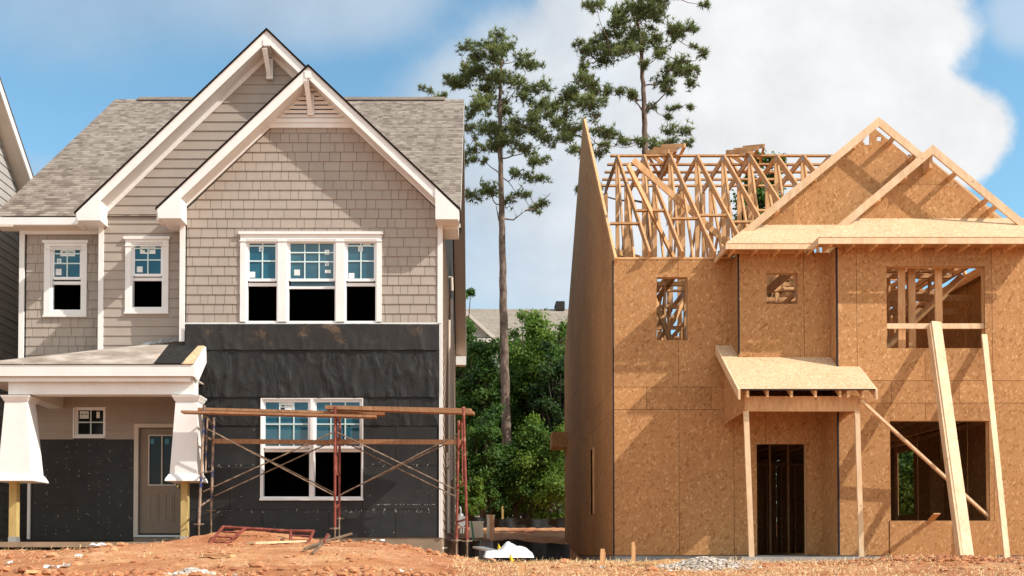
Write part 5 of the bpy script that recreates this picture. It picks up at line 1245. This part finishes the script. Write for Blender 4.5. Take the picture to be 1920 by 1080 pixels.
for k, (px, top, lab) in enumerate(((1130,700,'dark tree behind the left side of the unfinished house'),(1250,600,'tree behind the left upper window opening'),(1360,640,'tree glimpsed through the middle of the framing'),(1480,560,'tree glimpsed through the small square window opening'),(1600,600,'tree behind the entry bay'),(1730,560,'tree glimpsed through the large upper window opening'),(1860,620,'tree behind the right end of the unfinished house'))):
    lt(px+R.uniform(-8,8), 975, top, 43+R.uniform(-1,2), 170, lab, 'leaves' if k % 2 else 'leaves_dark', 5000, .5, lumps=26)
lt(1700, 985, 760, 33, 150, 'leafy tree seen through the side window of the lower floor', 'leaves', 15000, .5, lumps=50)
# far wood as one mass behind everything
mb = MB()
for i in range(26000):
    x = R.uniform(-40, 60); y = R.uniform(50, 56); h = 5.2+2.4*noise.noise(Vector((x*.15, 3, 0)))+1.2*noise.noise(Vector((x*.6, 9, 0)))
    if -3 < x < 6: h += 2.6
    z = CZ+.8+R.random()**.7*h; q = Vector((x,y,z)); nn = Vector((R.gauss(0,.6),-.6+R.gauss(0,.5),.6)).normalized(); a = nn.cross(Vector((R.random()-.5,R.random()-.5,R.random()-.5))).normalized()*.42*R.uniform(.6,1.1); b = nn.cross(a)*.7
    k = len(mb.v); mb.v += [tuple(q-a*.5),tuple(q+b*.5),tuple(q+a*.5),tuple(q-b*.5)]; mb.f.append((k,k+1,k+2,k+3)); mb.t.append(R.uniform(.1,.7))
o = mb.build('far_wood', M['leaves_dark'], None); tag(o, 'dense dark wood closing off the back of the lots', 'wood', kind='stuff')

# ---------------------------------------------------------------- scaffold
SC = empty('scaffold', (X(628,17.9), 17.9, GZ(X(628,17.9),17.9)), 'rusty red and blue tube scaffold in front of the black felt wall', 'scaffold')
def fr_scaf(front, back, mats, foot=True):
    f = empty('end_frame', Vector((0,0,0))); f.parent = SC
    a0, a1 = front; b0, b1 = back
    off = a1.copy(); f.location = off-SC.location
    mb = MB(); mb.tube([a0, a1+Vector((0,0,.28))], .024, 8); mb.tube([a0+Vector((0,0,.0)), a0.lerp(a1,.02)], .03, 8)
    mb.build('pole', M[mats[0]], f, smooth=False)
    mb = MB(); mb.tube([b0, b1+Vector((0,0,.28))], .024, 8); mb.build('pole', M[mats[1]], f)
    mb = MB()
    for t_ in (.07, .22, .5, .75): mb.tube([a0.lerp(a1,t_), b0.lerp(b1,t_)], .018, 6)
    mb.tube([a0.lerp(a1,.07).lerp(b0.lerp(b1,.07),.35), a0.lerp(a1,.5).lerp(b0.lerp(b1,.5),.35)], .015, 6)
    mb.build('rung', M[mats[0]], f)
    for p, d in ((a0,a1),(b0,b1)):
        mb = MB(); foot_ = d.copy(); zg = GZ(foot_.x, foot_.y); mb.tube([foot_+Vector((0,0,.34)), Vector((foot_.x, foot_.y, zg-.02))], .016, 6)
        mb.tube([foot_+Vector((-.09,0,.27)), foot_+Vector((.09,0,.27))], .012, 5); mb.tube([foot_+Vector((0,0,.25)), foot_+Vector((0,0,.29))], .035, 8)
        mb.box(foot_.x-.08, foot_.x+.08, foot_.y-.08, foot_.y+.08, zg-.03, zg+.012); mb.build('screw_jack', M['greypipe'], f)
DS, DB = 18.6, 19.35
fr_scaf((P(383,760,DS),P(373,1012,DS)), (P(401,783,DB),P(396,985,DB)), ('bluepipe','bluepipe'))
fr_scaf((P(628,762,DS),P(628,1020,DS)), (P(637,778,DB),P(636,1000,DB)), ('redpipe','redpipe'))
fr_scaf((P(869,763,DS-.35),P(876,1044,DS-.35)), (P(860,788,DB-.5),P(856,1042,DB-.5)), ('redpipe','redpipe'))
for a, b in (((388,804,DS),(624,928,DS)),((381,922,DS),(624,811,DS)),((402,930,DB),(628,826,DB)),((405,812,DB),(630,926,DB)),((633,811,DS),(868,925,DS-.3)),((635,930,DS),(862,812,DS-.3)),((640,826,DB),(858,933,DB-.4)),((642,925,DB),(858,822,DB-.4))):
    mb = MB(); mb.tube([P(*a), P(*b)], .0125, 6); mb.build('cross_brace', M['greypipe'], SC)
def plank(a, b, w, h, label, mat='lumber_red', up=(0,0,1), group=None, name='plank', cat='plank', tone=.6):
    mb = MB(); a = Vector(a); b = Vector(b); n = 10; d = b-a
    mb.beam(a, b, w, h, up=up, tone=tone); o = mb.build(name, M[mat], None, loc=a); tag(o, label, cat, group); return o
# the boards rest on the top rungs
gpk = 'planks laid across the scaffold'
plank(P(342,773,DS+.0), P(706,782,DS+.05), .24, .038, 'front plank reaching past the left end of the scaffold top', 'lumber_red', group=gpk)
plank(P(372,768,DS+.42), P(722,777,DS+.42), .24, .045, 'rear plank of the left half of the scaffold top', 'lumber_red', group=gpk)
plank(P(612,771,DS+.2)+Vector((0,0,.05)), P(889,778,DS+.2-.2)+Vector((0,0,.03)), .24, .045, 'front plank over the right bay of the scaffold top', 'lumber_red', group=gpk)
plank(P(612,769,DS+.5)+Vector((0,0,.05)), P(884,774,DS+.3)+Vector((0,0,.04)), .24, .045, 'rear plank over the right bay of the scaffold top', 'lumber_red', group=gpk)
plank(P(400,827,DB-.1), P(652,830,DB-.1), .035, .085, 'thin rail board across the left bay below the top planks', 'lumber_red', group='rail boards of the scaffold')
plank(P(617,828,DB-.15), P(873,829,DB-.5), .035, .085, 'thin rail board across the right bay below the top planks', 'lumber_red', group='rail boards of the scaffold')
plank(P(851,1047,DS-.35)+Vector((0,0,.0)), P(884,1050,DS-.55), .28, .04, 'short sole board under the right scaffold feet', 'lumber_pale')
plank(P(618,1021,DS-.02), P(645,1021,DS-.02), .2, .035, 'short pale sole board under the middle scaffold leg', 'lumber_pale')

# ---------------------------------------------------------------- things lying on the ground
def onG(px, py, D, dz=0):
    p = P(px, py, D); return p
def hitG(px, py):
    """where the line of sight through a pixel meets the soil"""
    for i in range(1200):
        D = 8+i*.01; p = P(px, py, D)
        if p.z <= GZ(p.x, p.y): return p
    return p
def fallen(pts, rungs, label):
    f = empty('fallen_scaffold_frame', pts[0][0], label, 'scaffold frame', 'fallen scaffold frames on the clay')
    mb = MB(); 
    for seq in pts[1:] if False else pts: mb.tube(seq, .026, 8)
    mb.build('tube', M['redpipe'], f)
    mb = MB()
    for a, b in rungs: mb.tube([a, b], .018, 6)
    mb.build('rung', M['redpipe'], f)
g3 = lambda x, y: (340+x/5.333, 960+y/5.333)
def Q(x, y, D): a, b = g3(x, y); return P(a, b, D)
# D grows towards the wall; the frames tilt from the soil up onto a pile
dn, df = 16.6, 17.9
fallen([[Q(210,412,dn), Q(415,150,df)], [Q(280,355,dn+.2), Q(400,355,dn+.25), Q(640,165,df-.05)], [Q(415,150,df), Q(800,172,df), Q(1100,192,df)]],
       [(Q(315,302,dn+.6),Q(450,305,dn+.6)), (Q(360,245,df-.7),Q(520,255,df-.7)), (Q(400,195,df-.25),Q(600,208,df-.25))], 'red rusty frame lying left, its long tube stretching right')
fallen([[Q(1210,440,dn), Q(1322,190,df-.1)], [Q(1090,185,df-.1), Q(1098,360,dn+.35), Q(1130,380,dn+.25), Q(1235,385,dn+.25)], [Q(1090,190,df-.1), Q(1322,192,df-.1)]],
       [(Q(1100,328,dn+.7),Q(1250,338,dn+.6)), (Q(1100,282,dn+.95),Q(1275,290,dn+.9)), (Q(1097,235,df-.3),Q(1300,242,df-.3))], 'smaller red frame lying near the middle scaffold leg')
mb = MB(); mb.tube([hitG(*g3(1235,400))+Vector((0,0,.04)), hitG(*g3(1410,335))+Vector((0,0,.05)), Q(1700,235,18.3)+Vector((0,0,.03))], .022, 6)
loose('loose_tube', mb, 'greypipe', 'long grey tube lying right of the fallen frames', 'pipe', 'loose tubes on the clay')
mb = MB(); mb.tube([hitG(*g3(1325,432))+Vector((0,0,.04)), Q(1480,240,17.9)], .020, 6)
loose('loose_tube', mb, 'greypipe', 'short grey tube slanting steeply beside the middle scaffold leg', 'pipe', 'loose tubes on the clay')
mb = MB(); mb.tube([hitG(*g3(1425,335))+Vector((0,0,.05)), Q(1465,225,18.0)], .028, 6)
loose('loose_tube', mb, 'redpipe', 'stub of rusty tube lying over the grey tubes', 'pipe', 'loose tubes on the clay')
def flatboard(p0, p1, w, label, mat='lumber_pale', name='scrap_board', cat='board', h=.03, group='scrap boards on the ground'):
    a = hitG(*p0)+Vector((0,0,h*.6+.01)); b = hitG(*p1)+Vector((0,0,h*.6+.01)); plank(a, b, w, h, label, mat, group=group, name=name, cat=cat)
flatboard(g3(700,330), g3(1245,308), .16, 'long pale board on the clay between the two fallen frames')
flatboard(g3(205,452), g3(515,460), .09, 'narrow board below the left fallen frame', 'lumber')
flatboard((46,1077), (68,1077), .12, 'small board end at the bottom edge below the porch', 'lumber')
flatboard((1200,1062), (1275,1051), .45, 'wide strand board scrap lying on the straw by the foundation', 'osb', h=.02)
flatboard((1333,1048), (1384,1048), .08, 'short dark board beside the entry slab', 'lumber', h=.04)
flatboard((908,1045), (928,1053), .05, 'thin stick on the clay left of the yellow flags', 'lumber_pale', h=.02)
def stake(px, py0, py1, label, w=.05, lean=0, mat='lumber', D=None):
    b = hitG(px, py1) if D is None else P(px, py1, D)
    a = P(px+lean, py0, b.y); mb = MB(); mb.beam(b-Vector((0,0,.15)), a, w, .022, up=(0,1,0), tone=.7); mb.beam(b+Vector((w*.7,.03,-.15)), a.lerp(b,.15)+Vector((w*.7,.03,0)), .02, .02, up=(0,1,0), tone=.2)
    o = mb.build('stake', M[mat], None, loc=b); fixn(o); tag(o, label, 'stake', 'wooden survey stakes')
stake(1126, 1029, 1066, 'leaning stake in the straw at the corner of the unfinished house', .055, 4)
stake(1187, 1016, 1056, 'upright stake left of the strand board scrap', .045, 0)
stake(978, 1054, 1078, 'short thick stake at the bottom edge below the flags', .065, 0)
stake(922, 965, 1022, 'tall stake between the utility boxes', .075, -1, 'lumber_red', 21.5)
stake(987, 1009, 1026, 'small stake behind the white sheet', .04, 0, 'lumber_red', 24)
stake(891, 1044, 1040, 'pale stake tip at the torn earth edge', .04, 2, 'lumber_pale', 17.2)
stake(942, 949, 985, 'thin grey post at the rear silt fence', .05, 0, 'treated', 36.2)
# yellow flags
for px, py, D, ln, lab in ((936,1025,18.2,.28,'yellow marker flag beside the white sheet'),(958,1044,17.2,.22,'yellow marker flag lowest, in front of the white sheet')):
    f = empty('marker_flag', P(px, py+14, D), lab, 'flag', 'yellow marker flags')
    mb = MB(); mb.tube([P(px+1,py+18,D), P(px-2,py-7,D)], .005, 5); mb.build('wire', M['greypipe'], f)
    a = P(px-2,py-7,D); mb = MB(); mb.prism([a, P(px+6,py+7,D)+Vector((0,.03,0)), P(px+2,py+10,D)+Vector((0,-.03,0)), P(px-3,py+4,D)], (0,.004,0)); fixn(mb.build('flag', M['yellow'], f))
mb = MB(); mb.prism([P(867,963,21), P(870,974,21), P(867,976,21)], (0,.01,0)); o = mb.build('marker_flag', M['yellow'], None); tag(o, 'yellow tag hanging by the gas meter', 'flag', 'yellow marker flags')
# white sheet in a heap
mb = MB(); c = P(953,1032,17.9); nx2, ny2 = 36, 18; idx = {}
for j in range(ny2+1):
    for i in range(nx2+1):
        u, v = i/nx2, j/ny2; x = c.x+(u-.5)*.82; y = c.y+(v-.5)*1.1
        prof = (.5*math.exp(-((u-.47)/.16)**2)+.36*math.exp(-((u-.75)/.2)**2)+.16*math.exp(-((u-.15)/.15)**2))
        z = c.z-.07+.36*prof*math.sin(math.pi*min(1,v*1.15+.02))**.6+.03*noise.noise(Vector((x*9,y*9,0)))+.015*noise.noise(Vector((x*25,y*25,0)))
        if j in (0,ny2) or i in (0,nx2): z = c.z-.12
        mb.v.append((x,y,z)); idx[i,j] = len(mb.v)-1
for j in range(ny2):
    for i in range(nx2): mb.f.append((idx[i,j],idx[i+1,j],idx[i+1,j+1],idx[i,j+1])); mb.t.append(.5)
loose('plastic_sheet', mb, 'plastic_white', 'heap of crumpled white plastic sheeting on dark soil', 'sheet', smooth=True)
# dark silt fabric strips
def fabric(pts, h, label, name='silt_fence'):
    mb = MB(); k = 0; n = 24; seq = []
    for i in range(len(pts)-1):
        for q in range(n): seq.append(pts[i].lerp(pts[i+1], q/n))
    seq.append(pts[-1])
    for i, p in enumerate(seq):
        w = .04*math.sin(i*.5)+.02*math.sin(i*1.3); hh = h*(1+.07*math.sin(i*.3)+.03*math.sin(i*.9)); mb.v += [(p.x, p.y+w, p.z-.25), (p.x, p.y+w*1.6+.05, p.z+hh*.5), (p.x, p.y-w, p.z+hh)]
    for i in range(len(seq)-1):
        a = i*3; mb.f += [(a,a+3,a+4,a+1),(a+1,a+4,a+5,a+2)]; mb.t += [.5,.5]
    loose(name, mb, 'silt', label, 'silt fence', 'black silt fences', smooth=True)
fabric([P(862,990,35.4), P(960,993,35.4), P(1075,992,35.6)], .36, 'black silt fence along the foot of the wood')
fabric([P(860,1029,20.5), P(900,1034,20.2), P(960,1030,22), P(1068,1041,21.5)], .2, 'black silt fabric sagging between the two houses behind the white sheet')
mb = MB(); mb.beam(P(896,1026,18.4), P(955,1040,17.6), .22, .03, tone=.3); loose('drain_trough', mb, 'galv', 'grey metal strip sloping down to the white sheet', 'metal strip')
# utility boxes
def ubox(px0, px1, py0, py1, D, label, louv):
    x0, x1, z0, z1 = X(px0,D,980), X(px1,D,980), Z(py1,D), Z(py0,D)
    t = empty('utility_box', (x0, D, z0), label, 'utility box')
    mb = MB(); mb.box(x0, x1, D, D+.35, z0, z1); mb.box(x0-.015, x1+.015, D-.02, D+.37, z1, z1+.03); mb.build('cabinet', M['plastic_box'], t)
    mb = MB()
    for k in range(louv): zz_ = z0+(z1-z0)*(.12+.8*k/louv); mb.beam((x0+.06*(x1-x0)+.04, D-.012, zz_+.02), (x1-.05, D-.012, zz_+.02), .02, (z1-z0)/louv*.45, tone=.5)
    mb.build('louvre', M['plastic_box'], t)
    mb = MB(); mb.box(x0+.02, x0+.05, D+.1, D+.15, z0-.5, z0); mb.box(x1-.05, x1-.02, D+.1, D+.15, z0-.5, z0); mb.build('stand', M['green_post'], t)
ubox(880, 906, 980, 1008, 22, 'cream louvred utility box low beside the gas meter', 5)
ubox(913, 927, 968, 1010, 22.5, 'narrow white utility cabinet behind the tall stake', 1)
mb = MB(); mb.beam(P(884,979,21.8), P(890,1024,21.4), .04, .03, up=(0,1,0)); loose('steel_post', mb, 'green_post', 'dark green steel post leaning on the louvred box', 'post')
mb = MB(); c = P(917,1018,21); mb.tube([c-Vector((0,0,.1)), c+Vector((0,0,.06))], [.06,.045], 10); loose('red_cap', mb, 'red', 'red plastic marker tube at the foot of the tall stake', 'marker')
# loose small stuff
def rock(mb, c, r, tone):
    i0 = len(mb.v); t = (1+5**.5)/2
    vs = [(-1,t,0),(1,t,0),(-1,-t,0),(1,-t,0),(0,-1,t),(0,1,t),(0,-1,-t),(0,1,-t),(t,0,-1),(t,0,1),(-t,0,-1),(-t,0,1)]
    fs = [(0,11,5),(0,5,1),(0,1,7),(0,7,10),(0,10,11),(1,5,9),(5,11,4),(11,10,2),(10,7,6),(7,1,8),(3,9,4),(3,4,2),(3,2,6),(3,6,8),(3,8,9),(4,9,5),(2,4,11),(6,2,10),(8,6,7),(9,8,1)]
    sx, sy, sz = R.uniform(.7,1.3), R.uniform(.7,1.3), R.uniform(.45,.8)
    for v in vs:
        k = r/1.9*R.uniform(.8,1.2); mb.v.append((c.x+v[0]*k*sx, c.y+v[1]*k*sy, c.z+v[2]*k*sz))
    for f in fs: mb.f.append(tuple(i0+a for a in f)); mb.t.append(max(0,min(1,tone+R.uniform(-.1,.1))))
mb = MB()
for i in range(3600):
    y = 9+R.random()*10; x = R.uniform(-10.2*y/20, 11*y/20)
    d = noise.noise(Vector((x*.9, y*.9, 4)))
    if R.random() > .45+d*1.3: continue
    if y > 18.6 and x < -5: continue
    rr_ = R.choice((.008,.012,.016,.02,.03)) if R.random() > .03 else R.uniform(.04,.085)
    rock(mb, Vector((x, y, GZ(x,y)+rr_*.25)), rr_, R.random())
for (cx_, cy_, sx_, n_) in ((-3.8,10.3,.5,160),(-.9,11.2,.6,120),(6.9,16.0,1.0,420),(9.2,16.1,.8,400),(-.8,17.6,.5,200),(-3.6,11.0,.8,110)):
    for i in range(n_):
        x, y = R.gauss(cx_, sx_), R.gauss(cy_, .35); rr_ = R.uniform(.015,.06); 
        if y > 18.3: continue
        rock(mb, Vector((x, y, GZ(x,y)+rr_*.3)), rr_, R.uniform(0,.6))
loose('clay_clods', mb, 'clods', 'loose clods and pebbles of red clay', 'clods', kind='stuff')
def rubble(cx_, cy_, sx_, sy_, h, n_, label, rmax=.05):
    mb = MB()
    for i in range(n_):
        x, y = cx_+R.gauss(0,sx_), cy_+R.gauss(0,sy_); e = math.exp(-((x-cx_)/sx_)**2/2-((y-cy_)/sy_)**2/2)
        rock(mb, Vector((x, y, GZ(x,y)+h*e*R.random()**.3)), R.uniform(.012,rmax), R.random())
    loose('rubble_pile', mb, 'rubble', label, 'rubble', 'piles of pale rubble', kind='stuff')
c = hitG(1325,1066); rubble(c.x, c.y+.3, .26, .3, .10, 1500, 'pile of pale concrete crumbs before the entry slab', .03)
c = hitG(362,1077); rubble(c.x, c.y, .10, .12, .06, 260, 'pale stony heap at the bottom edge below the left scaffold leg', .045)
c = hitG(60,1028); rubble(c.x, c.y, 1.0, .15, .01, 120, 'scattered pale crumbs along the porch slab', .03)
def strawf(name, n, fx, label):
    mb = MB()
    for i in range(n):
        x, y = fx(); 
        if y > 18.9: continue
        z = GZ(x,y)+R.uniform(.002,.035); a = R.random()*math.pi; L_ = R.uniform(.03,.11); el = R.uniform(-.1,.45) if R.random() > .15 else R.uniform(.3,1)
        d = Vector((math.cos(a)*math.cos(el), math.sin(a)*math.cos(el), math.sin(el)))*L_; s = Vector((-math.sin(a), math.cos(a), .3))*.0028
        q = Vector((x,y,z)); mid = q+d*.5+Vector((0,0,R.uniform(0,.015)))
        k = len(mb.v); mb.v += [tuple(q-s), tuple(q+s), tuple(mid+s), tuple(mid-s), tuple(q+d+s*.5), tuple(q+d-s*.5)]; tn = R.random(); mb.f += [(k,k+1,k+2,k+3),(k+3,k+2,k+4,k+5)]; mb.t += [tn,tn]
    loose(name, mb, 'straw', label, 'straw', kind='stuff')
def fx1():
    while True:
        y = 10.5+R.random()**.8*8.2; x = R.uniform(-.3, 10.6*y/20+.3)
        if R.random() < .5+.9*noise.noise(Vector((x*1.3,y*1.3,7))): return x, y
def fx2():
    while True:
        y = 9.5+R.random()*8.8; x = R.uniform(-9.6*y/20, -.2)
        if R.random() < .25+.9*noise.noise(Vector((x*1.3,y*1.3,17))): return x, y
strawf('straw', 11000, fx1, 'straw mulch strewn before the unfinished house'); strawf('straw', 1100, fx2, 'thin straw scattered on the clay before the finished house')
def paper(px, py, w, label):
    c = hitG(px, py); mb = MB(); n = 5
    for j in range(n):
        for i in range(n): mb.v.append((c.x+(i/(n-1)-.5)*w+R.uniform(-.01,.01), c.y+(j/(n-1)-.5)*w*.8, c.z+.02+R.uniform(0,.05)))
    for j in range(n-1):
        for i in range(n-1): a = j*n+i; mb.f.append((a,a+1,a+n+1,a+n)); mb.t.append(.5)
    loose('scrap_of_wrap', mb, 'paper', label, 'litter', 'scraps of pale wrap on the clay')
for px, py, w, lab in ((676,1013,.22,'crumpled silver wrap right of the middle scaffold leg'),(706,1019,.25,'flat white wrap strip furthest right before the black wall'),(124,1066,.10,'white scrap low at left, upper of two'),(98,1071,.14,'white scrap low at left, lower of two'),(18,1061,.08,'white scrap nearest the left edge'),(148,1048,.07,'white scrap on the clay below the porch window'),(762,1077,.13,'crushed pale bottle at the bottom edge'),(833,1032,.10,'pale wrap scrap at the finished house corner'),(1131,1070,.07,'white wrap at the foot of the leaning stake'),(183,1026,.2,'pale torn wrap by the porch slab edge')):
    paper(px, py, w, lab)
